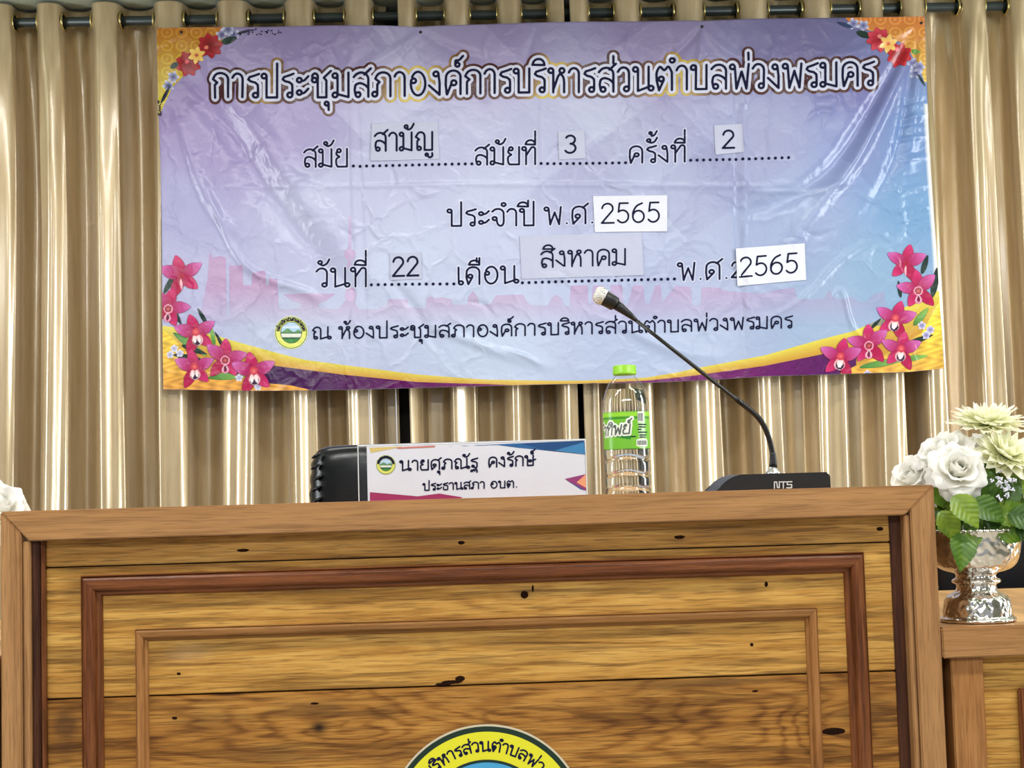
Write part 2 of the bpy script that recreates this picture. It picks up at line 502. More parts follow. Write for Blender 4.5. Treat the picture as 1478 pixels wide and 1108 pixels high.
TOPL = C(.1, .9, .088)
G = {
 'ก': (.70, [[(.1, 0), (.1, .5), (.19, .6), (.04, .74)] + arc(.32, .74, .26, .26, 160, 0) + [(.58, 0)]]),
 'า': (.52, [[(.03, .82)] + arc(.21, .76, .18, .24, 150, 0) + [(.39, 0)]]),
 'ร': (.54, [[(.46, .99), (.30, .92), (.12, .86), (.07, .76), (.16, .68), (.32, .63), (.41, .54), (.42, .42), (.42, .1)] + arc(.33, .1, .09, .1, 0, -360)]),
 'ป': (.70, [TOPL, [(.19, .9), (.19, 0), (.57, 0), (.57, 1.42)]]),
 'บ': (.70, [TOPL, [(.19, .9), (.19, 0), (.57, 0), (.57, 1.0)]]),
 'ะ': (.54, [C(.13, .72, .085), S((.21, .68), (.32, .72), (.45, .88)), C(.13, .2, .085), S((.21, .16), (.32, .2), (.45, .36))]),
 'ช': (.77, [C(.13, .72, .085), S((.07, .78), (.06, .92), (.16, 1.0), (.25, .9), (.25, .7)) + [(.25, 0), (.56, 0), (.56, .62)] + [(.56, .70), (.47, .82), (.72, 1.10)]]),
 'ม': (.72, [TOPL, [(.19, .9), (.19, .12)], C(.1, .1, .088), [(.19, .13), (.58, 0), (.58, 1.0)]]),
 'ส': (.70, [C(.2, .1, .088), [(.11, .1), (.08, .3)] + S((.08, .3), (.12, .5), (.26, .57), (.44, .5), (.57, .36)), [(.05, .82)] + arc(.31, .74, .26, .26, 150, 0) + [(.57, 0)], [(.43, .92), (.66, 1.16)]]),
 'ล': (.70, [C(.2, .1, .088), [(.11, .1), (.08, .3)] + S((.08, .3), (.12, .5), (.26, .57), (.44, .5), (.57, .36)), [(.05, .82)] + arc(.31, .74, .26, .26, 150, 0) + [(.57, 0)]]),
 'ภ': (.78, [C(.1, .1, .088), [(.19, .1), (.19, .5), (.27, .6), (.12, .74)] + arc(.40, .74, .26, .26, 160, 0) + [(.66, 0)]]),
 'ถ': (.78, [C(.27, .1, .088), [(.19, .1), (.19, .5), (.27, .6), (.12, .74)] + arc(.40, .74, .26, .26, 160, 0) + [(.66, 0)]]),
 'อ': (.72, [C(.19, .62, .085), arc(.35, .5, .26, .5, 165, 505)]),
 'ง': (.54, [C(.27, .88, .09), [(.36, .88), (.40, .5), (.40, 0), (.02, .42)]]),
 'ค': (.74, [[(.12, 0), (.08, .4), (.09, .7)] + arc(.35, .72, .26, .28, 170, 0) + [(.61, 0)], C(.37, .48, .092), [(.28, .44), (.13, 0)]]),
 'ด': (.74, [[(.16, 0), (.08, .4), (.09, .7)] + arc(.35, .72, .26, .28, 170, 0) + [(.61, 0)], C(.24, .47, .088), [(.325, .41), (.16, 0)]]),
 'ต': (.76, [[(.16, 0), (.08, .4)] + S((.08, .4), (.08, .75), (.2, .99), (.35, .84), (.5, .99), (.62, .75)) + [(.62, 0)], C(.24, .47, .088), [(.325, .41), (.16, 0)]]),
 'ศ': (.76, [[(.12, 0), (.08, .4), (.09, .7)] + arc(.35, .72, .26, .28, 170, 0) + [(.61, 0)], C(.30, .44, .095), [(.38, .38), (.12, 0)], [(.5, .92), (.72, 1.16)]]),
 'ห': (.72, [TOPL, [(.19, .9), (.19, 0)], [(.19, .1), (.36, .66), (.44, .78)], C(.50, .90, .088), S((.44, .78), (.55, .62), (.58, .4)) + [(.58, 0)]]),
 'ว': (.56, [[(.03, .82)] + arc(.23, .74, .20, .26, 150, 0) + [(.43, .1)] + arc(.34, .1, .09, .1, 0, -360)]),
 'น': (.78, [TOPL, [(.19, .9), (.19, 0), (.57, .16)], C(.655, .10, .088), [(.57, .1), (.57, 1.0)]]),
 'พ': (.80, [TOPL, [(.19, .9), (.25, 0), (.43, .7), (.61, 0), (.68, 1.0)]]),
 'ย': (.68, [C(.20, .90, .085), S((.115, .88), (.08, .7), (.22, .56)), S((.22, .56), (.08, .42), (.08, .15), (.14, 0)) + [(.56, 0), (.56, 1.0)]]),
 'ท': (.72, [TOPL, [(.19, .9), (.19, 0)], [(.19, .5), (.40, .92)] + arc(.49, .86, .10, .13, 130, 0) + [(.59, 0)]]),
 'จ': (.62, [[(.04, .84)] + arc(.27, .74, .23, .26, 150, 0) + S((.50, .74), (.50, .2), (.42, .0), (.28, .06), (.22, .34)), C(.14, .42, .088)]),
 'เ': (.34, [C(.20, .1, .09), [(.11, .1), (.10, 1.0)]]),
 'ณ': (1.08, [C(.22, .1, .088), [(.13, .1), (.13, .5), (.22, .6), (.06, .74)] + arc(.29, .76, .19, .24, 160, 0) + [(.48, 0), (.86, .17)], C(.945, .1, .088), [(.86, .1), (.86, 1.0)]]),
 'ญ': (.96, [C(.22, .1, .088), [(.13, .1), (.13, .5), (.22, .6), (.06, .74)] + arc(.29, .76, .19, .24, 160, 0) + [(.48, .0), (.84, .0), (.84, 1.0)], C(.58, -.26, .06), S((.62, -.32), (.72, -.42), (.84, -.34), (.84, -.18))]),
 'ฐ': (.56, [[(.48, .99), (.30, .92), (.12, .86), (.07, .76), (.16, .68), (.34, .63), (.44, .52), (.44, .2)] + S((.44, .2), (.40, .02), (.28, .05), (.26, .16)), C(.18, .2, .075), C(.1, -.28, .06), S((.16, -.24), (.24, -.16), (.30, -.3)), S((.30, -.2), (.40, -.14), (.44, -.25)) + [(.44, -.42)]]),
 'ษ': (.74, [TOPL, [(.19, .9), (.19, 0), (.57, 0), (.57, 1.0)], C(.36, .46, .085), [(.44, .44), (.74, .60)]]),
 'ธ': (.58, [[(.48, .99), (.28, .92), (.11, .84), (.09, .74), (.18, .66), (.36, .64), (.47, .54), (.47, .06), (.40, 0), (.16, 0), (.10, .06), (.09, .42)]]),
 'ุ': (0, [C(-.20, -.26, .07), [(-.13, -.26), (-.13, -.52)]]),
 'ิ': (0, [[(-.56, 1.15)] + arc(-.34, 1.15, .21, .24, 175, 5) + [(-.13, 1.13), (-.56, 1.15)]]),
 'ี': (0, [[(-.56, 1.15)] + arc(-.34, 1.15, .21, .24, 175, 5) + [(-.13, 1.13), (-.56, 1.15)], [(-.13, 1.13), (-.13, 1.5)]]),
 'ื': (0, [[(-.56, 1.15)] + arc(-.34, 1.15, .21, .24, 175, 5) + [(-.13, 1.13), (-.56, 1.15)], [(-.13, 1.13), (-.13, 1.52)], [(-.24, 1.3), (-.24, 1.52)]]),
 'ั': (0, [C(-.40, 1.32, .075), S((-.40, 1.22), (-.28, 1.16), (-.14, 1.26), (-.04, 1.48))]),
 '่': (0, [[(-.13, 1.18), (-.13, 1.48)]]),
 '้': (0, [C(-.32, 1.38, .06), S((-.27, 1.34), (-.28, 1.2), (-.16, 1.26), (-.05, 1.5))]),
 '์': (0, [C(-.24, 1.24, .075), S((-.32, 1.26), (-.30, 1.42), (-.18, 1.44), (-.04, 1.62))]),
 'ํ': (0, [C(-.12, 1.26, .085)]),
 '.': (.26, [[(.12, .05), (.121, .05)]]),
 ' ': (.35, []),
 '2': (.64, [[(.08, .76)] + arc(.30, .74, .22, .26, 170, -25) + [(.06, 0), (.56, 0)]]),
 '3': (.60, [arc(.28, .76, .19, .24, 150, -85), arc(.27, .27, .22, .27, 85, -150)]),
 '5': (.62, [[(.50, 1), (.15, 1), (.11, .56)] + arc(.28, .32, .24, .32, 125, -145)]),
 '6': (.64, [S((.46, .98), (.24, .84), (.10, .56), (.08, .32)) + arc(.31, .3, .23, .3, 180, -180)]),
 'N': (.74, [[(.1, 0), (.1, .95), (.34, .95), (.42, .1), (.62, .1), (.62, 1)]]),
 'T': (.60, [[(.0, .95), (.6, .95)], [(.3, .95), (.3, 0)]]),
 'S': (.66, [[(.6, .95), (.12, .95), (.12, .52), (.58, .52), (.58, .04), (.05, .04)]]),
}
UPV = 'ิีืั'


def layout(text):
    """-> list of (polyline in em), total advance"""
    x, out, prev = 0.0, [], ''
    for ch in text:
        if ch == 'ำ':
            for st in G['ํ'][1]:
                out.append([(x+a, b) for a, b in st])
            ch = 'า'
        adv, strokes = G[ch]
        dy = 0.0
        if ch in '่้' and prev in UPV: dy = 0.38
        if ch == '่' and prev in 'ี': dy = 0.42
        dx = 0.0
        if adv == 0 and prev in 'ปห' and ch not in 'ุ': dx = -0.05
        if ch == 'ี' and prev == 'ป': dx = -0.22
        for st in strokes:
            out.append([(x+a+dx, b+dy) for a, b in st])
        x += adv
        prev = ch
    return out, x


def place(text, x0, x1, base, H, slant=0.0):
    """fit the text between x0 and x1 on the baseline [(x,y)...] (y down); returns polylines"""
    st, adv = layout(text)
    adv -= 0.1
    bx = [b[0] for b in base]
    by = [b[1] for b in base]
    out = []
    for s in st:
        q = []
        for a, b in s:
            X = x0 + (a-0.05)/adv*(x1-x0) + slant*b*H
            q.append((X, float(np.interp(X, bx, by)) - b*H))
        out.append(q)
    return out


# ------------------------------------------------------------------ implicit shapes -> draped meshes
_cases = []
for c_ in range(16):
    ins = [(c_ >> k) & 1 for k in range(4)]
    poly = []
    for k in range(4):
        if ins[k]: poly.append(('c', k))
        if ins[k] != ins[(k+1) % 4]: poly.append(('e', k))
    _cases.append(poly)


def march(xs, ys, val):
    """val (ny,nx), inside where > 0 ; returns (N,2) points and polygons"""
    ny, nx = val.shape
    ins = val > 0
    X, Yy = np.meshgrid(xs, ys)
    cid = np.arange(ny*nx).reshape(ny, nx)
    hid = ny*nx + np.arange(ny*(nx-1)).reshape(ny, nx-1)
    vid = ny*nx + ny*(nx-1) + np.arange((ny-1)*nx).reshape(ny-1, nx)
    with np.errstate(divide='ignore', invalid='ignore'):
        th = np.clip(val[:, :-1]/(val[:, :-1]-val[:, 1:]), 0.02, 0.98)
        tv = np.clip(val[:-1]/(val[:-1]-val[1:]), 0.02, 0.98)
    hx = X[:, :-1] + th*(X[:, 1:]-X[:, :-1]); hy = Yy[:, :-1]
    vx = X[:-1]; vy = Yy[:-1] + tv*(Yy[1:]-Yy[:-1])
    PX = np.concatenate([X.ravel(), hx.ravel(), vx.ravel()])
    PY = np.concatenate([Yy.ravel(), hy.ravel(), vy.ravel()])
    case = (ins[:-1, :-1]*1 + ins[:-1, 1:]*2 + ins[1:, 1:]*4 + ins[1:, :-1]*8)
    corner = [cid[:-1, :-1], cid[:-1, 1:], cid[1:, 1:], cid[1:, :-1]]
    edge = [hid[:-1], vid[:, 1:], hid[1:], vid[:, :-1]]
    polys = []
    for c_ in range(1, 16):
        sel = case == c_
        if not sel.any(): continue
        cols = [(corner if t == 'c' else edge)[k][sel] for t, k in _cases[c_]]
        polys.append(np.stack(cols, 1))
    used = np.unique(np.concatenate([p.ravel() for p in polys])) if polys else np.array([], int)
    remap = np.full(len(PX), -1)
    remap[used] = np.arange(len(used))
    faces = []
    for p in polys:
        faces += remap[p][:, ::-1].tolist()
    return np.nan_to_num(np.stack([PX[used], PY[used]], 1)), faces


def seg_dist(xs, ys, lines, reach):
    D = np.full((len(ys), len(xs)), 1e3)
    dx = xs[1]-xs[0]; dy = ys[1]-ys[0]
    for ln in lines:
        for (ax, ay), (bx, by) in zip(ln[:-1], ln[1:]):
            i0 = max(0, int((min(ax, bx)-reach-xs[0])/dx)); i1 = min(len(xs), int((max(ax, bx)+reach-xs[0])/dx)+2)
            j0 = max(0, int((min(ay, by)-reach-ys[0])/dy)); j1 = min(len(ys), int((max(ay, by)+reach-ys[0])/dy)+2)
            if i0 >= i1 or j0 >= j1: continue
            XX, YY = np.meshgrid(xs[i0:i1], ys[j0:j1])
            vx, vy = bx-ax, by-ay
            t = np.clip(((XX-ax)*vx+(YY-ay)*vy)/max(vx*vx+vy*vy, 1e-9), 0, 1)
            d = np.hypot(XX-ax-t*vx, YY-ay-t*vy)
            D[j0:j1, i0:i1] = np.minimum(D[j0:j1, i0:i1], d)
    return D


def strokes_mesh(name, lines, rad, cell, mapf, off, colf=None, clip=None):
    P = np.array([p for ln in lines for p in ln])
    xs = np.arange(P[:, 0].min()-rad-2*cell, P[:, 0].max()+rad+3*cell, cell)
    ys = np.arange(P[:, 1].min()-rad-2*cell, P[:, 1].max()+rad+3*cell, cell)
    val = rad - seg_dist(xs, ys, lines, rad+2*cell)
    if clip is not None:
        XX, YY = np.meshgrid(xs, ys)
        val = np.minimum(val, clip(XX, YY))
    p, f = march(xs, ys, val)
    cols = lin(colf(p[:, 0], p[:, 1])) if colf is not None else None
    return mesh(name, mapf(p[:, 0], p[:, 1], off), f, cols)


def field_mesh(name, x0, x1, y0, y1, cell, fn, colf, mapf, off):
    xs = np.arange(x0, x1+cell, cell); ys = np.arange(y0, y1+cell, cell)
    XX, YY = np.meshgrid(xs, ys)
    p, f = march(xs, ys, fn(XX, YY))
    return mesh(name, mapf(p[:, 0], p[:, 1], off), f, lin(colf(p[:, 0], p[:, 1])))


def poly_sd(pts):
    """approximate signed distance (positive inside) to a polygon, vectorised"""
    pts = np.array(pts, float)

    def f(X, Y):
        d = np.full(X.shape, 1e9); ins = np.zeros(X.shape, bool)
        for i in range(len(pts)):
            ax, ay = pts[i]; bx, by = pts[(i+1) % len(pts)]
            vx, vy = bx-ax, by-ay
            t = np.clip(((X-ax)*vx+(Y-ay)*vy)/(vx*vx+vy*vy+1e-12), 0, 1)
            d = np.minimum(d, np.hypot(X-ax-t*vx, Y-ay-t*vy))
            if ay != by:
                ins ^= ((ay > Y) != (by > Y)) & (X < (bx-ax)*(Y-ay)/(by-ay)+ax)
        return np.where(ins, d, -d)
    return f


def const(c):
    return lambda X, Y: np.tile(np.array(c, float), (len(X), 1))


# ================================================================== the room
def structure(o):
    o['kind'] = 'structure'
    return o


structure(box('floor', (-3.6, -7.0, -0.05), (3.6, 0.3, 0.0), M['floor']))
structure(box('ceiling', (-3.6, -7.0, 2.497), (3.6, 0.3, 2.60), M['ceiling']))
structure(box('wall_back', (-3.6, 0.18, 0.0), (3.6, 0.30, 2.497), M['dark_wall']))
structure(box('wall_left', (-3.7, -7.0, 0.0), (-3.6, 0.3, 2.497), M['wall']))
structure(box('wall_right', (3.6, -7.0, 0.0), (3.7, 0.3, 2.497), M['wall']))


# ================================================================== curtains
ROD_Z = 2.441
CURT_Y = 0.0


def curtain(fronts, left, right, label, cell_seed):
    """fronts: pixel columns (at the rod) of the folds that bulge in front of the rod"""
    xf = [at(p, 20, CURT_Y)[0] for p in fronts]
    # phase is 2*pi*k at front fold k
    xs_k = np.array([xf[0]-0.185] + xf + [xf[-1]+0.185])
    ph_k = np.arange(-1, len(xf)+1)*2*PI
    xl, xr = left, right
    n = int((xr-xl)/0.0035)
    X = np.linspace(xl, xr, n)
    Zs = np.concatenate([np.linspace(2.487, 2.397, 24), np.linspace(2.385, 2.28, 8), np.linspace(2.25, 0.03, 54)])
    phase = np.interp(X, xs_k, ph_k)
    # smooth the phase a little
    ker = np.ones(9)/9
    phs = np.convolve(np.pad(phase, 4, mode='edge'), ker, 'valid')
    rr = np.random.default_rng(cell_seed)
    drift = rr.uniform(-1, 1, (6, 4))
    V = []
    for z in Zs:
        d = 2.44-z
        wob = sum(0.22*drift[k, 0]*np.sin(X*(2.3+1.7*k)+drift[k, 1]*3+d*(1.1+0.6*k)*drift[k, 2]) for k in range(6))*min(1, d/0.6)
        p = phs + wob
        A = 0.046 + 0.016*min(1.0, max(0, d)/0.5)
        A = A*(1+0.18*np.sin(X*9.1+cell_seed)*min(1, max(0, d)/0.3))
        s = np.cos(p)
        shape = s*(1+0.12*np.sin(p*0.37+1.0)*min(1, max(0, d)/0.3))
        y = -A*shape
        # secondary folds that build up below the heading
        y += 0.011*min(1, max(0, d)/0.35)*np.sin(2*p+drift[0, 3]*2+1.1) + 0.0085*min(1, max(0, d)/0.25)*np.sin(3*p+1.7*drift[1, 3]+d*0.9+0.8*np.sin(p*0.31)) + 0.0035*min(1, max(0, d)/0.4)*np.sin(5.3*p+d*1.2)
        # soft pinch marks under the heading
        y += 0.004*np.exp(-((d-0.09)/0.06)**2)*np.sin(5*p+drift[2, 3])
        x = X + 0.012*np.sin(2*p)*(1.0 if d > 0.1 else 0.9)
        for i in range(n):
            V.append((x[i], y[i], z))
    F_ = []
    R = len(Zs)
    cross = []
    for k in range(-2, 2*len(xf)+2):
        tgt = PI/2 + PI*k
        if tgt < phs[4] or tgt > phs[-5]: continue
        xc = float(np.interp(tgt, phs, X))
        if xl+0.01 < xc < xr-0.01: cross.append(xc)
    Va = np.array(V)
    for j in range(R-1):
        for i in range(n-1):
            a = j*n+i
            if Zs[j] > 2.40:
                cen = (Va[a]+Va[a+n+1])/2
                if any(abs(cen[0]-xc) < 0.03 and math.hypot(cen[1], cen[2]-ROD_Z) < 0.0235 for xc in cross):
                    continue
            F_.append((a, a+n, a+n+1, a+1))
    root = empty('curtain', ((xl+xr)/2, 0, 0.0), label, 'curtain', 'eyelet curtain panels')
    me = mesh('fabric_panel', V, F_)
    fab = link('fabric', me, M['gold_satin'], root, smooth=True)
    md = fab.modifiers.new('thick', 'SOLIDIFY')
    md.thickness = 0.0012
    # eyelets where the cloth crosses the rod
    d = 0.0
    for k in range(-2, 2*len(xf)+2):
        tgt = PI/2 + PI*k
        if tgt < phs[4] or tgt > phs[-5]: continue
        xc = float(np.interp(tgt, phs, X))
        if xc < xl+0.01 or xc > xr-0.01: continue
        dy = 0.046*math.sin(tgt)
        dpdx = (np.interp(xc+0.01, X, phs)-np.interp(xc-0.01, X, phs))/0.02
        dxdp = 1.0 + 0.9*0.017*2*math.cos(2*tgt)*dpdx
        tang = Vector((max(dxdp, 0.12), 0.05*math.sin(tgt)*dpdx*1.0, 0)).normalized()
        nrm = Vector((tang.y, -tang.x, 0))
        V2, F2 = [], []
        Rr, r2, nu, nv = 0.0255, 0.0042, 24, 8
        q = nrm.to_track_quat('Z', 'Y').to_matrix()
        for u in range(nu):
            for v in range(nv):
                a, b = 2*PI*u/nu, 2*PI*v/nv
                pnt = q @ Vector(((Rr+r2*math.cos(b))*math.cos(a), (Rr+r2*math.cos(b))*math.sin(a), r2*0.8*math.sin(b)))
                V2.append((pnt.x+xc, pnt.y, pnt.z+ROD_Z))
                F2.append((u*nv+v, ((u+1) % nu)*nv+v, ((u+1) % nu)*nv+(v+1) % nv, u*nv+(v+1) % nv))
        link('eyelet', mesh('eyelet_ring', V2, F2), M['brass'], root, smooth=True)
    return root


xg = lambda px, py=20: at(px, py, 0)[0]
curtain_left = curtain([-165-88*k for k in range(9, 0, -1)] + [-165, -80, 5, 72, 153, 245, 336, 434, 517], xg(-985), xg(573, 600), 'champagne satin curtain panel at left, partly behind the banner', 3)
curtain([582, 660, 735, 806], xg(591, 600), xg(829, 600), 'champagne satin curtain panel in the middle, between the two dark gaps', 5)
curtain([832, 902, 993, 1085, 1178, 1258, 1311, 1404, 1467, 1550, 1640] + [1640+88*k for k in range(1, 9)], xg(843, 600), xg(2380), 'champagne satin curtain panel at right, behind the white flowers', 8)
V, Fc = lathe([(0.0145, 0), (0.0145, 6.9)], 20)
V = [(z-3.45, x, y+ROD_Z) for x, y, z in V]
rod = link('curtain_rod', mesh('rod', V, Fc), M['rod'], smooth=False)
for p_ in rod.data.polygons: p_.use_smooth = len(p_.vertices) == 4
tag(rod, 'dark metal curtain rod running through the brass eyelets', 'curtain rod')
for xb in (-3.3, xg(556), 3.4):
    b_ = box('rod_bracket', (xb-0.008, 0.012, ROD_Z-0.014), (xb+0.008, 0.18, ROD_Z+0.014), M['rod'], rod, 0.002)

# two thin pull cords hanging in the left gap
for px_, lab in ((534, 'thin white curtain cord below the banner, left of the two'), (573, 'thin white curtain cord below the banner, right of the two by the dark gap')):
    a, b = at(px_-13, 60, -0.078), at(px_+1, 720, -0.078)
    pts = [(a.x+(b.x-a.x)*t+0.002*math.sin(t*9), -0.082, 2.37+(b.z-2.37)*t) for t in np.linspace(0, 1.35, 16)]
    o = link('pull_cord', tube(pts, 0.0013, 6, 'cord'), M['paper_white'], curtain_left, smooth=True)
    o['label'] = lab

# ================================================================== banner
BY = -0.115
top_l = [(226, 41), (300, 39), (380, 38), (460, 37), (560, 37), (600, 38.5), (640, 36), (740, 34), (850, 31), (1000, 29.5), (1013, 30.5), (1100, 27), (1200, 25), (1300, 24.5), (1334, 24)]
bot_l = [(236, 562), (300, 563), (370, 564), (470, 563), (560, 561), (650, 558), (740, 556), (870, 553), (940, 552), (1030, 548), (1103, 543), (1238, 539), (1310, 537), (1362, 532)]
lef_l = [(40, 226), (130, 228), (230, 231), (330, 233), (450, 234), (562, 236)]
rig_l = [(24, 1334), (110, 1337), (200, 1341), (350, 1351), (450, 1357), (532, 1362)]


def ipx(l, x):
    return np.interp(x, [p[0] for p in l], [p[1] for p in l])


def in_banner(X, Y):
    return np.minimum(np.minimum(Y-ipx(top_l, X), ipx(bot_l, X)-Y), np.minimum(X-ipx(lef_l, Y), ipx(rig_l, Y)-X))


FOLDS = []   # (polyline px, width px, amplitude m)


def fold(pts, w_, a_):
    FOLDS.append((pts, w_, a_))


# soft diagonal valleys and ridges pulled from the nails, packing creases, tight ripples at the right hem
fold([(260, 120), (330, 190), (400, 300), (470, 380), (560, 470)], 24, -0.013)
fold([(275, 60), (360, 170), (440, 290), (520, 400)], 22, 0.009)
fold([(250, 150), (300, 290), (360, 350)], 10, 0.006)
fold([(290, 250), (350, 380), (440, 420), (470, 440)], 7, 0.006)
fold([(1329, 34), (1260, 150), (1200, 240), (1130, 290), (1050, 310)], 13, -0.011)
fold([(1329, 34), (1290, 120), (1235, 230), (1180, 300), (1110, 400)], 10, 0.010)
fold([(1329, 34), (1310, 130), (1290, 230), (1240, 330)], 8, -0.007)
fold([(1329, 34), (1322, 140), (1310, 260)], 8, 0.006)
fold([(1329, 34), (1250, 70), (1160, 90)], 9, 0.005)
fold([(1013, 38), (985, 70), (940, 110)], 7, -0.004)
fold([(1013, 38), (1010, 80), (1000, 130)], 6, 0.004)
fold([(1013, 38), (1050, 75), (1100, 95)], 8, 0.004)
fold([(607, 46), (560, 80), (500, 110)], 9, 0.005)
fold([(607, 46), (610, 90), (625, 150)], 7, -0.004)
fold([(607, 46), (660, 75), (720, 90)], 9, -0.004)
fold([(505, 50), (508, 200), (512, 330), (520, 550)], 4, 0.0028)
fold([(515, 50), (518, 200), (522, 330), (530, 550)], 4, -0.0028)
fold([(1073, 50), (1074, 200), (1076, 350), (1085, 540)], 4, 0.003)
fold([(1061, 50), (1063, 200), (1066, 350), (1075, 540)], 4, -0.003)
fold([(780, 60), (782, 300), (786, 545)], 4, 0.002)
fold([(240, 270), (520, 268), (800, 266), (1090, 268), (1330, 262)], 4, 0.0022)
fold([(1080, 275), (1150, 276), (1240, 262)], 5, 0.004)
fold([(1090, 470), (1160, 430), (1220, 370), (1290, 330)], 5, 0.003)
fold([(1200, 430), (1215, 420), (1230, 470), (1260, 500)], 4, 0.004)
fold([(620, 470), (700, 500), (800, 530)], 9, 0.005)
fold([(730, 505), (760, 515), (785, 530)], 4, 0.004)
fold([(560, 400), (600, 450), (640, 520)], 9, -0.005)
fold([(880, 460), (960, 500), (1050, 520)], 10, 0.005)
for k in range(11):
    yy = 148 + k*17 + 4*math.sin(k*2.1)
    fold([(1295+8*math.sin(k*1.7), yy+5), (1320, yy), (1346, yy-4)], 3.6, 0.0035*(1 if k % 2 else -0.7))
for k in range(10):
    x_ = 300 + k*98 + 25*math.sin(k*3.3)
    fold([(x_, 44), (x_+10*math.sin(k), 75), (x_+22*math.sin(k*2.2), 120)], 6, 0.0028*(-1)**k)
for k in range(16):
    x_ = 300 + (k*263 % 940); y_ = 90 + (k*149 % 400); an = k*1.3
    fold([(x_, y_), (x_+26*math.cos(an), y_+26*math.sin(an)), (x_+50*math.cos(an+.4), y_+50*math.sin(an+.4))], 4.5, 0.003*(-1)**k)


def relief(px, py):
    z = 0.006*np.sin(px*0.011+0.6)*np.sin((py-30)/530*PI) + 0.004*np.sin(px*0.023+py*0.012+2.0)
    for pts, w_, a_ in FOLDS:
        pts_ = spline([(p[0], p[1]) for p in pts], 4) if len(pts) > 2 else [np.array(p, float) for p in pts]
        x0 = min(p[0] for p in pts_)-3.2*w_; x1 = max(p[0] for p in pts_)+3.2*w_
        y0 = min(p[1] for p in pts_)-3.2*w_; y1 = max(p[1] for p in pts_)+3.2*w_
        sel = (px > x0) & (px < x1) & (py > y0) & (py < y1)
        if not sel.any(): continue
        X, Y = px[sel], py[sel]
        best = np.full(X.shape, 1e9); tt = np.zeros(X.shape)
        n = len(pts_)-1
        for i in range(n):
            ax, ay = pts_[i]; bx, by = pts_[i+1]
            vx, vy = bx-ax, by-ay
            t = np.clip(((X-ax)*vx+(Y-ay)*vy)/(vx*vx+vy*vy+1e-9), 0, 1)
            d = np.hypot(X-ax-t*vx, Y-ay-t*vy)
            m_ = d < best
            best = np.where(m_, d, best); tt = np.where(m_, (i+t)/n, tt)
        wl = w_*(0.55+0.6*tt)
        z[sel] += 1.35*a_*np.exp(-(best/wl)**2)*np.clip(np.sin(PI*np.clip(tt*0.92+0.06, 0, 1)), 0, 1)
    return z


def bmap(px, py, off):
    px = np.asarray(px, float); py = np.asarray(py, float)
    P = atv(px, py, BY)
    P[:, 1] -= relief(px, py) + off
    return P


BG = np.array([
    (240, 150, 178, 152, 200), (300, 200, 184, 160, 208), (420, 60, 172, 148, 196), (700, 60, 178, 158, 200), (950, 60, 172, 150, 196), (1150, 60, 150, 136, 188), (1240, 130, 140, 134, 196),
    (400, 180, 190, 170, 214), (600, 200, 206, 200, 228), (850, 200, 200, 198, 224), (1100, 200, 184, 182, 218), (1220, 200, 162, 170, 220), (1320, 190, 132, 172, 226),
    (260, 300, 196, 188, 226), (450, 300, 214, 210, 234), (700, 300, 216, 216, 236), (950, 300, 206, 208, 232), (1150, 320, 178, 190, 226), (1320, 300, 134, 182, 226),
    (260, 400, 206, 200, 230), (600, 400, 216, 220, 238), (1000, 420, 204, 208, 234), (1280, 400, 164, 200, 228),
    (400, 500, 212, 216, 234), (700, 520, 214, 222, 238), (1000, 500, 206, 216, 238), (1200, 460, 188, 208, 232)], float)


def bgcol(px, py):
    px = np.asarray(px, float); py = np.asarray(py, float)
    wsum = np.zeros(px.shape); acc = np.zeros(px.shape+(3,))
    for x, y, r, g, b in BG:
        w_ = 1.0/(((px-x)**2+(py-y)**2)/1e4+0.12)**1.7
        wsum += w_
        acc += w_[..., None]*np.array([r, g, b])
    c = acc/wsum[..., None]
    # printed translucent diagonal lozenges
    d1 = np.floor((px*0.72+py*1.0)/118.0); d2 = np.floor((px*0.9-py*0.85)/150.0)
    h = np.sin(d1*12.9898+d2*78.233)*43758.5453
    h = h-np.floor(h)
    amp = np.clip(1.15-(py-40)/420.0, 0.15, 1)
    c = c*(1+((h-0.5)*0.13*amp)[..., None]*np.array([1.0, 1.15, 0.7]))
    c = c*0.86 + c.mean(axis=-1, keepdims=True)*0.14
    c = c*np.array([0.865, 0.895, 0.955])*(1-0.10*np.clip(1-(py-30)/120.0, 0, 1)-0.05*np.clip((px-750)/300.0, 0, 1))[..., None]
    edge = np.clip((px-(ipx(rig_l, py)-5.5))*1.0, 0, 1)*(py > 150)*(py < 480)
    return c*(1-edge[..., None]) + np.array([232, 232, 232])*edge[..., None]


banner = empty('banner', at(790, 300, BY), 'purple and blue printed vinyl meeting banner with Thai lettering, hung on the curtains', 'banner')
# sheet
nu, nv = 460, 230
U, Vv = np.meshgrid(np.linspace(0, 1, nu), np.linspace(0, 1, nv))
PY = 24 + (562-24)*Vv
PXm = 226 + (1362-226)*U
for _ in range(4):
    PXm = ipx(lef_l, PY)*(1-U) + ipx(rig_l, PY)*U
    PY = ipx(top_l, PXm)*(1-Vv) + ipx(bot_l, PXm)*Vv
px_, py_ = PXm.ravel(), PY.ravel()
P = bmap(px_, py_, 0.0)
Fc = []
for j in range(nv-1):
    a = j*nu
    Fc += [(a+i, a+nu+i, a+nu+i+1, a+i+1) for i in range(nu-1)]
sheet = link('vinyl_sheet', mesh('sheet', P, Fc, lin(bgcol(px_, py_))), M['print'], banner, smooth=True)
md = sheet.modifiers.new('thick', 'SOLIDIFY'); md.thickness = 0.0006; md.offset = -1.0


def bprint(name, me, label=None, mat=None):
    o = link(name, me, mat or M['print'], banner, smooth=True)
    if label: o['label'] = label
    return o


def bstuff(*a):
    o = bprint(*a)
    o['kind'] = 'stuff'
    return o


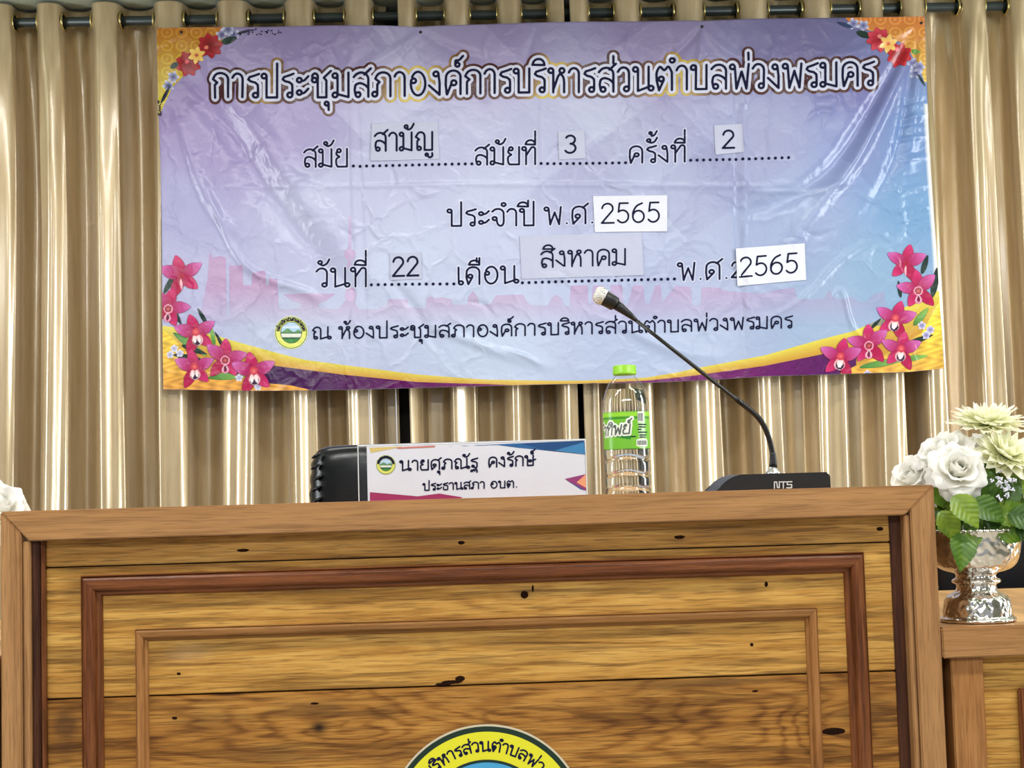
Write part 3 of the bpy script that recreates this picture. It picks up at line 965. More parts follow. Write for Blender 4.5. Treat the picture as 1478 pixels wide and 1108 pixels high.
# skyline silhouette printed in pale pink
sky = [(290, 452), (300, 400), (302, 367), (304, 364), (306, 372), (318, 369), (326, 372), (327, 455), (331, 455), (331, 383), (350, 383), (351, 412), (363, 411), (364, 395), (379, 390), (383, 391), (384, 412), (388, 412), (389, 400), (392, 402), (400, 402), (402, 445), (410, 446), (434, 444), (434, 438), (420, 433), (408, 424), (485, 423), (470, 434), (460, 438), (460, 444), (488, 446), (497, 435), (502, 428), (498, 424), (500, 416), (506, 413), (512, 416), (514, 424), (510, 428), (514, 440), (518, 446), (545, 446), (548, 443), (558, 443), (560, 432), (588, 432), (590, 443), (614, 446), (616, 430), (622, 428), (628, 431), (638, 429), (642, 430), (652, 432), (654, 440), (674, 440), (676, 428), (683, 420), (690, 430), (692, 440), (708, 438), (712, 432), (716, 426), (755, 425), (760, 434), (766, 440), (790, 441), (796, 430), (803, 425), (811, 432), (813, 442), (822, 442), (824, 412), (848, 412), (850, 440), (853, 440), (856, 412), (872, 412), (874, 438), (880, 438), (882, 411), (898, 411), (900, 440), (906, 440), (914, 412), (928, 411), (932, 438), (938, 438), (946, 412), (954, 411), (956, 436), (976, 412), (998, 414), (1000, 440), (1012, 440), (1013, 414), (1030, 414), (1040, 416), (1052, 420), (1100, 424), (1118, 419), (1146, 415), (1150, 432), (1170, 433), (1190, 430), (1197, 418), (1202, 430), (1220, 432), (1228, 428), (1240, 436), (1252, 434), (1262, 424), (1276, 420), (1280, 452), (1276, 470), (290, 470)]


def skycol(X, Y):
    a = np.clip(0.50*(1-(Y-410)/62.0), 0.0, 0.5)*np.clip(1.25-(X-290)/1500.0, 0.4, 1)
    a = np.clip(a*1.1, 0, 0.52)[:, None]
    return bgcol(X, Y)*(1-a) + np.array([188, 126, 172])*a


_sk = poly_sd(sky)
field_args = lambda X, Y: np.minimum(_sk(X, Y), in_banner(X, Y)-2)
bprint('skyline_print', field_mesh('skyline', 286, 1284, 360, 472, 1.5, field_args, skycol, bmap, 0.0004))
tw = lambda X, Y: np.maximum(np.maximum(8.2-np.hypot(X-505, Y-367), 8.5-np.hypot(X-506, Y-426)), np.maximum(np.minimum(1.7-abs(X-505), np.minimum(Y-312-0*X, 392-Y)), np.minimum((1.0+(Y-385)*0.02)*0+2.2-abs(X-504), np.minimum(Y-366, 386-Y))))
bprint('tower_print', field_mesh('tower', 494, 518, 310, 438, 0.9, tw, lambda X, Y: bgcol(X, Y)*0.68+np.array([222, 140, 196])*0.32, bmap, 0.0006))

# gold sweep and purple band along the bottom
gold_top = [(236, 470), (290, 478), (345, 494), (400, 509), (440, 519), (498, 527), (600, 540), (700, 547.5), (800, 549.5), (850, 549), (933, 544.5), (979, 537), (1001, 532), (1103, 513), (1187, 489), (1231, 478), (1290, 452), (1330, 430), (1364, 415)]
gold_bot = [(236, 505), (300, 512), (400, 528), (498, 541), (600, 551), (740, 555.5), (800, 555), (934, 549), (1001, 542), (1103, 528), (1187, 511), (1231, 505), (1300, 490), (1364, 470)]


def goldcol(X, Y):
    t = np.clip((Y-ipx(gold_top, X))/np.maximum(ipx(gold_bot, X)-ipx(gold_top, X), 1), 0, 1)[:, None]
    c = np.array([222, 210, 84])*(1-t) + np.array([200, 146, 56])*t
    mid = np.exp(-((X-760)/260.0)**2)[:, None]
    return c*(1-0.45*mid) + np.array([216, 178, 92])*0.45*mid


bprint('gold_sweep_print', field_mesh('gold', 234, 1364, 400, 560, 1.6, lambda X, Y: np.minimum(Y-ipx(gold_top, X), in_banner(X, Y)-0.3), goldcol, bmap, 0.0004))


def purcol(X, Y):
    t = np.clip(abs(X-800)/420.0, 0, 1)[:, None]
    c = np.array([128, 14, 98])*(1-t) + np.array([58, 16, 76])*t
    n_ = (np.sin(X*0.35+3*np.sin(Y*0.5))*np.sin(X*0.11+Y*0.6))[:, None]
    right = np.clip((X-900)/200, 0, 1)[:, None]
    return c*(1+0.10*n_) + right*np.array([26, 4, 16])


bprint('purple_band_print', field_mesh('purple', 300, 1300, 480, 566, 1.3, lambda X, Y: np.minimum(np.minimum(Y-ipx(gold_bot, X), in_banner(X, Y)-0.3), np.minimum(X-372, 1236-X)), purcol, bmap, 0.0007))

# gold corners, bottom
lb = poly_sd([(230, 470), (262, 500), (300, 535), (330, 548), (420, 556), (480, 570), (230, 570)])
rb = poly_sd([(1366, 400), (1352, 440), (1330, 480), (1290, 505), (1240, 525), (1200, 545), (1366, 545)])


def goldleaf(X, Y):
    t = np.clip((Y-470)/90.0, 0, 1)[:, None]
    n_ = (np.sin(X*0.23+2*np.sin(Y*0.31)+Y*0.1)*np.sin(Y*0.4+X*0.07))[:, None]
    return (np.array([238, 206, 70])*(1-t)+np.array([226, 158, 72])*t)*(1+0.16*n_)


bprint('gold_corner_print', field_mesh('gl', 232, 482, 468, 566, 1.3, lambda X, Y: np.minimum(lb(X, Y), in_banner(X, Y)-0.3), goldleaf, bmap, 0.0010))
bprint('gold_corner_print', field_mesh('gr', 1198, 1366, 398, 548, 1.3, lambda X, Y: np.minimum(rb(X, Y), in_banner(X, Y)-0.3), goldleaf, bmap, 0.0010))

# gold corners, top
lt = poly_sd([(222, 20), (352, 20), (318, 62), (282, 92), (250, 124), (229, 168), (222, 168)])
rt_ = poly_sd([(1206, 10), (1345, 10), (1345, 122), (1333, 118), (1322, 88), (1300, 62), (1262, 46), (1232, 38)])


def goldtop(cx, cy, sg):
    def f(X, Y):
        t = np.clip((Y-30)/110.0, 0, 1)[:, None]
        c = np.array([170, 98, 30])*(1-t)+np.array([196, 178, 40])*t
        if sg > 0: c = np.array([206, 122, 58])*(1-t)+np.array([220, 196, 90])*t
        gx, gy = X/21.0, Y/19.0
        cxx, cyy = np.floor(gx)+0.5, np.floor(gy)+0.5
        r = np.hypot((gx-cxx), (gy-cyy))
        line = np.clip(1-abs(r-0.36)*14, 0, 1)+np.clip(1-r*7, 0, 1)
        return c+line[:, None]*np.array([30, 42, 24])
    return f


bprint('gold_corner_print', field_mesh('tl', 224, 352, 34, 170, 1.0, lambda X, Y: np.minimum(lt(X, Y), in_banner(X, Y)-0.3), goldtop(0, 0, -1), bmap, 0.0006))
bprint('gold_corner_print', field_mesh('tr', 1206, 1340, 22, 124, 1.0, lambda X, Y: np.minimum(rt_(X, Y), in_banner(X, Y)-0.3), goldtop(0, 0, 1), bmap, 0.0006))


def petals_mesh(name, parts, cell, off):
    """parts: list of (cx,cy,angle,len,halfwidth,c_in,c_out,kind) drawn in order, later on top"""
    xs0 = min(p[0]-abs(p[3])-p[4] for p in parts); xs1 = max(p[0]+abs(p[3])+p[4] for p in parts)
    ys0 = min(p[1]-abs(p[3])-p[4] for p in parts); ys1 = max(p[1]+abs(p[3])+p[4] for p in parts)

    def one(p, X, Y):
        cx, cy, an, ln, hw, ci, co, kd = p
        a = math.radians(an)
        dx, dy = math.cos(a), -math.sin(a)
        t = ((X-cx)*dx+(Y-cy)*dy)/ln
        s = -(X-cx)*dy+(Y-cy)*dx
        if kd == 'o':
            return hw-np.hypot(X-cx, Y-cy), np.hypot(X-cx, Y-cy)/hw
        tc = np.clip(t, 0, 1)
        if kd == 'p':
            wd = hw*np.sin(PI*tc**0.85)**0.75
        elif kd == 'h':
            wd = hw*np.clip(np.sin(PI*tc), 0, 1)**0.6*(0.6+0.6*tc)
        else:
            wd = hw*(1-tc)**0.8
        v = np.where((t > 0) & (t < 1), wd-abs(s), -2-abs(t-0.5)*ln*0.3)
        return v, tc

    def fn(X, Y):
        m_ = np.full(X.shape, -9.0)
        for p in parts:
            m_ = np.maximum(m_, one(p, X, Y)[0])
        return np.minimum(m_, in_banner(X, Y)-0.3)

    def col(X, Y):
        c = np.tile(np.array(parts[0][6], float), (len(X), 1))
        for p in parts:
            v, t = one(p, X, Y)
            sel = v > 0
            ci, co = np.array(p[5], float), np.array(p[6], float)
            cc = ci*(1-t[:, None])+co*t[:, None]
            sh = np.clip(0.72+v/3.0, 0.72, 1)[:, None] if p[7] in 'ph' and p[4] > 4 else 1.0
            c = np.where(sel[:, None], cc*sh, c)
        return c
    return field_mesh(name, xs0, xs1, ys0, ys1, cell, fn, col, bmap, off)


MG, PK, PU, CR = (160, 10, 66), (212, 52, 120), (208, 112, 188), (186, 22, 82)


def orchid(cx, cy, s, rot, kind=0, mirror=1):
    A = lambda a: rot+(a if mirror > 0 else 180-a)
    pts = []
    for a, ln, hw, co in ((96, 30, 8.6, PK), (22, 33, 8.8, PU), (150, 33, 9.4, PU), (-48, 29, 8.0, PK), (-122, 33, 8.2, CR)):
        pts.append((cx, cy, A(a), ln*s, hw*s, MG, co, 'p'))
    if kind == 0:
        pts.append((cx, cy-3*s, A(-90), 20*s, 8.6*s, (230, 110, 120), (250, 230, 240), 'h'))
        pts.append((cx, cy+1*s, A(-90), 15.5*s, 6.6*s, (60, 10, 40), (50, 20, 60), 'h'))
        pts.append((cx-2.2*s, cy+1*s, A(-97), 13*s, 2.6*s, (250, 200, 200), (255, 245, 250), 'p'))
        pts.append((cx+2.2*s, cy+1*s, A(-83), 13*s, 2.6*s, (250, 200, 200), (255, 245, 250), 'p'))
        pts.append((cx, cy-3*s, 0, 0, 6*s, (236, 120, 110), (190, 40, 70), 'o'))
    elif kind == 1:
        pts.append((cx, cy+2*s, 0, 0, 6.6*s, (236, 150, 176), (240, 160, 186), 'o'))
        pts.append((cx, cy+2*s, 0, 0, 5.0*s, (220, 110, 100), (120, 24, 50), 'o'))
        pts.append((cx, cy+8*s, A(-80), 13*s, 5.5*s, (250, 220, 232), (240, 150, 186), 'h'))
        pts.append((cx, cy+9*s, A(-80), 10*s, 2.6*s, (90, 15, 45), (130, 20, 70), 'h'))
    else:
        pts.append((cx-1, cy+4*s, A(-95), 16*s, 1.6*s, (250, 200, 200), (240, 150, 180), 'p'))
        pts.append((cx, cy, 0, 0, 4*s, (150, 10, 50), (180, 20, 70), 'o'))
    return pts


def leaf_p(cx, cy, an, ln, hw, dark=0):
    return (cx, cy, an, ln, hw, (70, 130, 60) if not dark else (24, 56, 44), (150, 190, 90) if not dark else (20, 40, 40), 'p')


leavesL = [leaf_p(236, 424, 60, 40, 4, 1), leaf_p(240, 430, -60, 46, 4, 1), leaf_p(250, 480, -35, 60, 5), leaf_p(262, 498, -20, 40, 4, 1), leaf_p(300, 470, 120, 30, 3, 1), leaf_p(326, 508, 118, 34, 2.4, 1),
           leaf_p(310, 500, 100, 30, 3), leaf_p(300, 545, 4, 60, 5), leaf_p(250, 512, -10, 46, 4, 1), leaf_p(335, 540, 10, 50, 4, 1)]
leavesR = [leaf_p(1330, 396, 72, 30, 4, 1), leaf_p(1300, 430, 98, 26, 3, 1), leaf_p(1345, 430, 80, 46, 5, 1), leaf_p(1255, 476, 45, 24, 2.4, 1), leaf_p(1272, 480, 70, 26, 3), leaf_p(1318, 470, 50, 34, 5),
           leaf_p(1300, 500, 20, 50, 4, 1), leaf_p(1240, 530, 10, 70, 5), leaf_p(1300, 520, 10, 40, 4)]
# little white blossoms between the leaves
for (x, y) in ((252, 503), (260, 510), (246, 512), (345, 545), (372, 558)):
    for k in range(5):
        leavesL.append((x, y, k*72+20, 6, 2.6, (160, 160, 200), (240, 240, 250), 'p'))
for (x, y) in ((1330, 470), (1342, 476), (1336, 484), (1252, 540), (1228, 545)):
    for k in range(5):
        leavesR.append((x, y, k*72+20, 6.5, 2.8, (120, 110, 170), (240, 240, 250), 'p'))
bstuff('leaf_print', petals_mesh('ll', leavesL, 1.1, 0.0013), 'printed green leaves and small white blossoms, lower left of banner')
bstuff('leaf_print', petals_mesh('lr', leavesR, 1.1, 0.0013), 'printed green leaves and small white blossoms, lower right of banner')
ORC = [(262, 398, 1.05, 10, 2, 1), (243, 444, 1.0, -20, 1, 1), (283, 482, 1.0, 12, 0, 1), (325, 518, 1.0, -8, 1, 1), (281, 532, 0.95, 5, 0, 1), (366, 538, 1.05, 6, 0, 1),
       (1308, 380, 0.95, -6, 2, -1), (1325, 418, 0.98, 12, 1, -1), (1292, 462, 0.98, -12, 0, -1), (1254, 497, 1.0, 8, 1, -1), (1300, 506, 0.95, -6, 0, -1), (1213, 517, 1.0, -6, 0, -1)]
for i, (x, y, s, r, k, mi) in enumerate(ORC):
    bprint('orchid_print', petals_mesh('orchid', orchid(x, y, s, r, k, mi), 0.95, 0.0015 + 0.0003*(i % 6)))


def blossom(cx, cy, s, n, ci, co, rot=0, hw=None):
    return [(cx, cy, rot+k*360/n, s, hw or s*0.34, ci, co, 'p') for k in range(n)]


RD, RD2 = (120, 14, 24), (178, 28, 44)
cl = blossom(303, 66, 19, 8, RD, RD2, 10) + blossom(272, 92, 19, 8, RD, RD2, 25) + blossom(284, 80, 13, 6, (220, 160, 60), (240, 214, 120), 20, 3.6) + [(284, 80, 0, 0, 2.5, (200, 90, 40), (160, 50, 30), 'o'), (298, 69, 0, 0, 3, (230, 140, 120), (220, 110, 90), 'o'), (270, 89, 0, 0, 3, (230, 100, 120), (210, 80, 90), 'o')]
wl = []
for (x, y) in ((320, 50), (337, 49), (250, 111), (243, 124), (329, 42)):
    wl += [(x, y, 0, 0, 6, (20, 20, 50), (24, 24, 60), 'o')] + blossom(x, y, 9, 5, (60, 60, 110), (222, 226, 246), x % 50, 3.2)
wl += [leaf_p(318, 62, 20, 26, 5, 1), leaf_p(246, 99, 35, 16, 4, 1), (232, 150, 62, 30, 2.5, (24, 30, 50), (20, 26, 44), 'p'), (342, 48, 14, 26, 2, (24, 24, 44), (70, 60, 100), 'p')]
cr = blossom(1268, 58, 19, 8, (168, 30, 50), (214, 70, 90), 10) + blossom(1297, 80, 19, 8, (150, 14, 28), (200, 40, 54), 25) + blossom(1281, 64, 14, 6, (236, 170, 80), (246, 216, 130), 20, 4) + [(1281, 64, 0, 0, 2.6, (220, 110, 50), (200, 80, 40), 'o'), (1269, 53, 0, 0, 3.2, (236, 160, 150), (230, 120, 120), 'o'), (1294, 72, 0, 0, 3.2, (240, 150, 160), (226, 110, 120), 'o')]
wr = []
for (x, y) in ((1232, 34), (1246, 37), (1316, 91), (1321, 106), (1326, 98)):
    wr += [(x, y, 0, 0, 6, (30, 24, 60), (30, 30, 80), 'o')] + blossom(x, y, 9, 5, (90, 90, 150), (226, 230, 248), x % 60, 3.2)
wr += [leaf_p(1236, 46, -20, 24, 5, 1), (1232, 40, 160, 26, 3, (50, 70, 110), (40, 50, 90), 'p'), (1322, 108, -52, 22, 2.2, (30, 50, 60), (40, 60, 80), 'p'), leaf_p(1314, 74, -10, 14, 3.5)]
bstuff('white_blossom_print', petals_mesh('wl', wl, 0.9, 0.0009))
bprint('red_flower_print', petals_mesh('cl', cl, 0.9, 0.0012), 'printed red and yellow flowers, upper left corner of banner')
bstuff('white_blossom_print', petals_mesh('wr', wr, 0.9, 0.0009))
bprint('red_flower_print', petals_mesh('cr', cr, 0.9, 0.0012), 'printed red and yellow flowers, upper right corner of banner')
# ink flecks near the flowers
fl = []
for k in range(24):
    x_ = 345+k*2.6+rng.uniform(-2, 2); y_ = 42+rng.uniform(0, 8)
    fl.append([(x_, y_), (x_+rng.uniform(0, 2.5), y_+rng.uniform(-1, 1))])
for k in range(10):
    fl.append([(228+rng.uniform(0, 4), 146+k*2.2), (229+rng.uniform(0, 4), 147+k*2.2)])
bstuff('ink_fleck_print', strokes_mesh('fl', fl, 0.8, 0.7, bmap, 0.0009), None, M['ink'])

# title with white halo and brown / gold outline
TITLE = 'การประชุมสภาองค์การบริหารส่วนตำบลพ่วงพรมคร'
tb = [(300, 140), (480, 141), (675, 136), (960, 130), (1262, 124)]
tl = place(TITLE, 308, 1262, tb, 34.5)


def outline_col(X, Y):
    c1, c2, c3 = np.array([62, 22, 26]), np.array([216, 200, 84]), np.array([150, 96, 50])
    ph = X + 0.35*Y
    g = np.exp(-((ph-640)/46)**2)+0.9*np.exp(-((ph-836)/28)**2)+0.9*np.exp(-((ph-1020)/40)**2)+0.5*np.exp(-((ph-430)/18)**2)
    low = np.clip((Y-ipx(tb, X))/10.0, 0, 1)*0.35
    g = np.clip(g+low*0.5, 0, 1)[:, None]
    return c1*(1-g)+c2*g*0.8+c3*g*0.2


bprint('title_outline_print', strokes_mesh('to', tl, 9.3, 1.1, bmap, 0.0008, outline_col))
bprint('title_halo_print', strokes_mesh('th', tl, 5.7, 0.9, bmap, 0.0014, lambda X, Y: np.tile(np.array([200, 203, 226.]), (len(X), 1))))
bprint('title_lettering', strokes_mesh('tt', tl, 1.75, 0.7, bmap, 0.0020), 'Thai title lettering in navy with white halo and brown outline', M['ink'])


def halo(lines, r=3.4):
    def hc(X, Y):
        return bgcol(X, Y)*0.55+np.array([226, 228, 244])*0.45
    bprint('text_halo_print', strokes_mesh('halo', lines, r, 1.0, bmap, 0.0007, hc))


def dots(x0, x1, y0, y1, sp=9.3):
    n = int(round((x1-x0)/sp))
    return [[(x0+(x1-x0)*k/n, y0+(y1-y0)*k/n), (x0+(x1-x0)*k/n+.1, y0+(y1-y0)*k/n)] for k in range(n+1)]


rows = [place('สมัย', 439, 503, [(439, 241), (503, 240)], 25.5), place('สมัยที่', 686, 775, [(686, 239), (775, 237)], 25), place('ครั้งที่', 908, 991, [(908, 235), (991, 233)], 24),
        place('ประจำปี', 647, 773, [(647, 327), (773, 325)], 24), place('พ.ศ.', 787, 858, [(787, 324), (858, 322)], 25),
        place('วันที่', 457, 531, [(457, 413), (531, 413)], 27), place('เดือน', 660, 748, [(660, 411), (748, 408)], 24.5), place('พ.ศ.', 980, 1052, [(980, 404), (1052, 402)], 25), place('2', 1056, 1070, [(1056, 400), (1070, 400)], 22)]
for ph in rows:
    halo(ph)
    bprint('lettering', strokes_mesh('row', ph, 1.42, 0.7, bmap, 0.0012), None, M['ink'])
for dd in (dots(510, 681, 239.5, 237.5), dots(781, 903, 236, 234.5), dots(997, 1138, 231, 227.5), dots(536, 655, 411, 410, 9.6), dots(754, 974, 408, 402, 9.4)):
    o = bprint('dotted_line_print', strokes_mesh('dots', dd, 2.2, 0.8, bmap, 0.0012), None, M['ink'])
    o['kind'] = 'stuff'
r5 = place('ณ ห้องประชุมสภาองค์การบริหารส่วนตำบลพ่วงพรมคร', 451, 1144, [(451, 489), (700, 485.5), (950, 479), (1144, 473)], 17)
bprint('lettering', strokes_mesh('row5', r5, 1.15, 0.6, bmap, 0.0012), 'bottom line of Thai lettering naming the meeting room', M['ink'])


def emblem_fields(cx, cy, R, mapf, off, par, mat, text=True, big=False, cell=0.6):
    YL, DG = (222, 226, 110), (30, 62, 40)
    o_ = []

    def disc(r, colr, dz, name, fn=None):
        f = lambda X, Y: r-np.hypot(X-cx, Y-cy) if fn is None else np.minimum(r-np.hypot(X-cx, Y-cy), fn(X, Y))
        me = field_mesh(name, cx-r-1, cx+r+1, cy-r-1, cy+r+1, cell, f, colr if callable(colr) else const(colr), mapf, off+dz)
        o_.append(link(name, me, mat, par, smooth=True))
    disc(R, (226, 232, 190), 0.0, 'emblem_disc')
    disc(R*0.955, (90, 116, 60), 0.0002, 'emblem_ring_line')
    disc(R*0.91, YL, 0.0004, 'emblem_ring')
    disc(R*0.645, DG, 0.0006, 'emblem_inner_line')

    def scene_col(X, Y):
        u = (X-cx)/R; v = (cy-Y)/R
        c = np.tile(np.array([176, 206, 236.]), (len(X), 1))
        c = np.where((abs(v-0.32) < 0.06)[:, None], np.array([214, 228, 244.]), c)
        m1 = 0.22*np.exp(-((u+0.22)/0.24)**2); m2 = 0.16*np.exp(-((u-0.42)/0.16)**2)
        c = np.where((v < 0.02+np.maximum(m1, m2))[:, None], np.array([92, 150, 92.]), c)
        c = np.where((v < 0.0)[:, None], np.array([30, 78, 48.]), c)
        c = np.where((v < -0.05)[:, None], np.array([222, 226, 214.]), c)
        c = np.where((v < -0.28)[:, None], np.array([24, 84, 44.]), c)
        c = np.where((v < -0.40)[:, None], np.array([60, 140, 64.]), c)
        return c
    disc(R*0.61, scene_col, 0.0008, 'emblem_landscape')
    if text:
        st, adv = layout('องค์การบริหารส่วนตำบลพ่วงพรมคร')
        H = R*0.17; rb = R*0.70
        span = math.radians(168)
        ls = []
        for s_ in st:
            ls.append([(cx+(rb+b*H)*math.sin(-span/2+span*a/adv), cy-(rb+b*H)*math.cos(-span/2+span*a/adv)) for a, b in s_])
        o_.append(link('emblem_lettering', strokes_mesh('et', ls, max(0.45, R*0.012), max(0.3, R*0.012), mapf, off+0.0008), M['ink'], par))
    return o_


emblem_fields(420, 479.6, 24.2, bmap, 0.0012, banner, M['print'], True)


# taped paper slips
def slip(corners, lines, rad, label, mat='paper', off=0.0022):
    bm = bmesh.new()
    n = 14
    vs = []
    c = [np.array(q, float) for q in corners]
    UU, VV = np.meshgrid(np.linspace(0, 1, n), np.linspace(0, 1, n//2))
    P_ = (c[0][None, None]*(1-UU[..., None])+c[1][None, None]*UU[..., None])*(1-VV[..., None]) + (c[3][None, None]*(1-UU[..., None])+c[2][None, None]*UU[..., None])*VV[..., None]
    px, py = P_[..., 0].ravel(), P_[..., 1].ravel()
    Yf = float(relief(px, py).mean())
    Ymax = float(relief(px, py).max())
    # the paper is stiffer than the vinyl: half follows its relief
    def smap(x, y, o_):
        Q = atv(np.asarray(x, float), np.asarray(y, float), BY)
        rl = relief(np.asarray(x, float), np.asarray(y, float))
        Q[:, 1] -= np.maximum(rl, rl*0.4+Yf*0.6) + o_
        return Q
    V_ = smap(px, py, off)
    F_ = [(j*n+i, (j+1)*n+i, (j+1)*n+i+1, j*n+i+1) for j in range(n//2-1) for i in range(n-1)]
    o = link('paper_slip', mesh('slip', V_, F_), M[mat], banner, smooth=False)
    md = o.modifiers.new('thick', 'SOLIDIFY'); md.thickness = 0.0009; md.offset = -1
    o['label'] = label
    t = link('slip_lettering', strokes_mesh('slt', lines, rad, 0.6, smap, off+0.0007), M['ink'], o)
    return o


slip([(537, 178), (632, 176), (634, 230.5), (535, 232)], place('สามัญ', 541, 626, [(541, 218), (626, 217)], 26), 1.5, 'white paper slip with one Thai word, upper left slip')
slip([(805.6, 190), (843, 187), (845, 228), (807, 230)], place('3', 815, 833, [(815, 220.5), (833, 220)], 25), 1.5, 'small square paper slip with the numeral 3')
slip([(1030.5, 181), (1071, 178.6), (1073.6, 219), (1033, 223)], place('2', 1043, 1061, [(1043, 213.5), (1061, 213)], 25), 1.5, 'small square paper slip with the numeral 2')
slip([(856, 283), (963, 281.7), (963, 333.6), (858.6, 335)], place('2565', 868, 953, [(868, 322), (953, 320)], 28), 1.3, 'bright white paper slip with the year, upper of two', 'paper_white', 0.0028)
slip([(563, 366), (608, 365), (609, 403.5), (564, 404.5)], place('22', 567, 605, [(567, 399), (605, 398)], 27), 1.5, 'paper slip with the numeral 22')
slip([(750, 340.4), (926, 336), (929, 397), (753, 402.7)], place('สิงหาคม', 781, 905, [(781, 386), (905, 382)], 23), 1.3, 'widest paper slip, with the month in Thai')
slip([(1061.7, 358.7), (1160, 352), (1162.5, 404.4), (1064, 413)], place('2565', 1067, 1151, [(1067, 400), (1151, 393.5)], 27.5), 1.3, 'bright white tilted paper slip with the year, lower right', 'paper_white', 0.0028)
# nail heads holding the top edge
for nx_, ny_ in ((607, 46), (1013, 39), (1329, 34), (262, 47)):
    q = bmap([nx_], [ny_], 0.0)[0]
    V_, F_ = lathe([(0.0015, 0.0), (0.0046, 0.0), (0.0040, 0.0016), (0.0015, 0.0026)], 12)
    V_ = [(q[0]+x, q[1]-z-0.0004, q[2]+y) for x, y, z in V_]
    link('nail_head', mesh('nail', V_, F_), M['black_plastic'], banner, smooth=True)


# ================================================================== main desk
YF = -2.425      # front face of the frame
XL, XR, ZT = -0.612, 0.655, 1.0025
pz = lambda px, py, Y=YF: at(px, py, Y)
ZR = 0.5*(pz(42, 781)[2]+pz(1300, 743)[2])          # underside of the top rail


def main_desk():
    r = empty('rostrum_desk', ((XL+XR)/2, YF+0.3, 0), 'large golden teak rostrum desk with framed panels and a round emblem', 'desk')
    sc = XL+0.0275; sc2 = XL+0.038
    cr_ = XR-0.034; cr2 = XR-0.042
    zb = 0.06
    # posts and rail mitred at the corners
    prism('top_rail', [(XL, ZT), (XR, ZT), (cr2, ZR), (sc2, ZR)], YF, YF+0.040, M['rail'], r, 0.0016)
    prism('corner_post', [(XL, ZT-0.0004), (XL, 0), (sc, 0), (sc, ZR+0.010)], YF, YF+0.040, M['post'], r, 0.0018)
    prism('corner_post', [(XR, ZT-0.0004), (XR, 0), (cr_, 0), (cr_, ZR+0.008)], YF, YF+0.040, M['post'], r, 0.0018)
    prism('post_step', [(sc+0.0006, ZR), (sc+0.0006, 0), (sc2, 0), (sc2, ZR)], YF+0.005, YF+0.040, M['post'], r, 0.0015)
    prism('post_step', [(cr2, ZR), (cr2, 0), (cr_-0.0006, 0), (cr_-0.0006, ZR)], YF+0.005, YF+0.040, M['post'], r, 0.0015)
    # dark inner strips
    pl = pz(65, 800, YF+0.02)[0]; pr = pz(1289, 850, YF+0.02)[0]
    yp = YF+0.026
    for k_, (x0, x1) in enumerate(((sc2, sc2+0.010), (sc2+0.0105, pl))):
        box('inner_strip', (x0, YF+0.012+0.004*k_, 0.0), (x1, YF+0.04, ZR), M['dark_strip'] if k_ == 0 else M['moul_red_z'], r, 0.0015)
    box('inner_strip', (pr, YF+0.024, 0.0), (cr2, YF+0.04, ZR), M['dark_strip'], r, 0.0012)
    # boards, horizontally jointed
    z1 = 0.5*(pz(70, 819, yp)[2]+pz(1290, 782, yp)[2])
    z2 = 0.5*(pz(70, 1010, yp)[2]+pz(1297, 966, yp)[2])
    box('board', (pl, yp, z1+0.001), (pr, yp+0.016, ZR), M['board_a'], r, 0.0012)
    box('board', (pl, yp, z2+0.0008), (pr, yp+0.016, z1-0.0009), M['board_b'], r, 0.0012)
    box('board', (pl, yp, 0.44), (pr, yp+0.016, z2-0.0014), M['board_c'], r, 0.0012)
    box('board', (pl, yp, 0.06), (pr, yp+0.016, 0.438), M['board_b'], r, 0.0012)
    box('backing_board', (pl-0.004, yp+0.0165, 0.05), (pr+0.004, yp+0.022, ZR), M['dark_strip'], r)

    def frame(x0, x1, zt, w_, d, mx, mz, zbot):
        """mitred, stepped moulding on the board"""
        prof = [(0.0, d*0.45), (0.05, d*0.6), (0.09, d*0.35), (0.13, d*0.9), (0.22, d), (0.60, d), (0.70, d*0.85), (0.76, d*0.40), (0.90, d*0.34), (0.97, d*0.22)]  # from outer edge inwards

        def piece(name, pa, pb, qa, qb, mat):
            # pa->pb outer line, qa->qb inner line
            V_, F_ = [], []
            for t, h in [(0.0, 0.0)]+prof+[(1.0, 0.0)]:
                a = (pa[0]*(1-t)+qa[0]*t, yp-h, pa[1]*(1-t)+qa[1]*t)
                b = (pb[0]*(1-t)+qb[0]*t, yp-h, pb[1]*(1-t)+qb[1]*t)
                V_ += [a, b]
            n_ = len(prof)+2
            for i in range(n_-1):
                F_.append((2*i, 2*i+1, 2*i+3, 2*i+2))
            F_.append(tuple(2*i for i in range(n_)))
            F_.append(tuple(2*i+1 for i in range(n_))[::-1])
            bm = bmesh.new()
            vv = [bm.verts.new(v) for v in V_]
            for f in F_: bm.faces.new([vv[i] for i in f])
            bmesh.ops.bevel(bm, geom=[e for e in bm.edges if len(e.link_faces) == 2], offset=0.0005, segments=1, affect='EDGES')
            link(name, bm_mesh(name, bm), mat, r)
        piece('moulding', (x0, zt), (x1, zt), (x0+w_, zt-w_), (x1-w_, zt-w_), mx)
        piece('moulding', (x0, zt), (x0, zbot), (x0+w_, zt-w_), (x0+w_, zbot+w_), mz)
        piece('moulding', (x1, zt), (x1, zbot), (x1-w_, zt-w_), (x1-w_, zbot+w_), mz)
        piece('moulding', (x0, zbot), (x1, zbot), (x0+w_, zbot+w_), (x1-w_, zbot+w_), mx)
    a = pz(118, 829, yp); b = pz(1243, 797, yp)
    frame(a[0], b[0]+0.002, (a[2]+b[2])/2, 0.0285, 0.016, M['moul_red_x'], M['moul_red_z'], 0.16)
    a = pz(196, 907, yp); b = pz(1178, 876, yp)
    frame(a[0], b[0], (a[2]+b[2])/2, 0.0170, 0.012, M['moul_tan_x'], M['moul_tan_z'], 0.23)
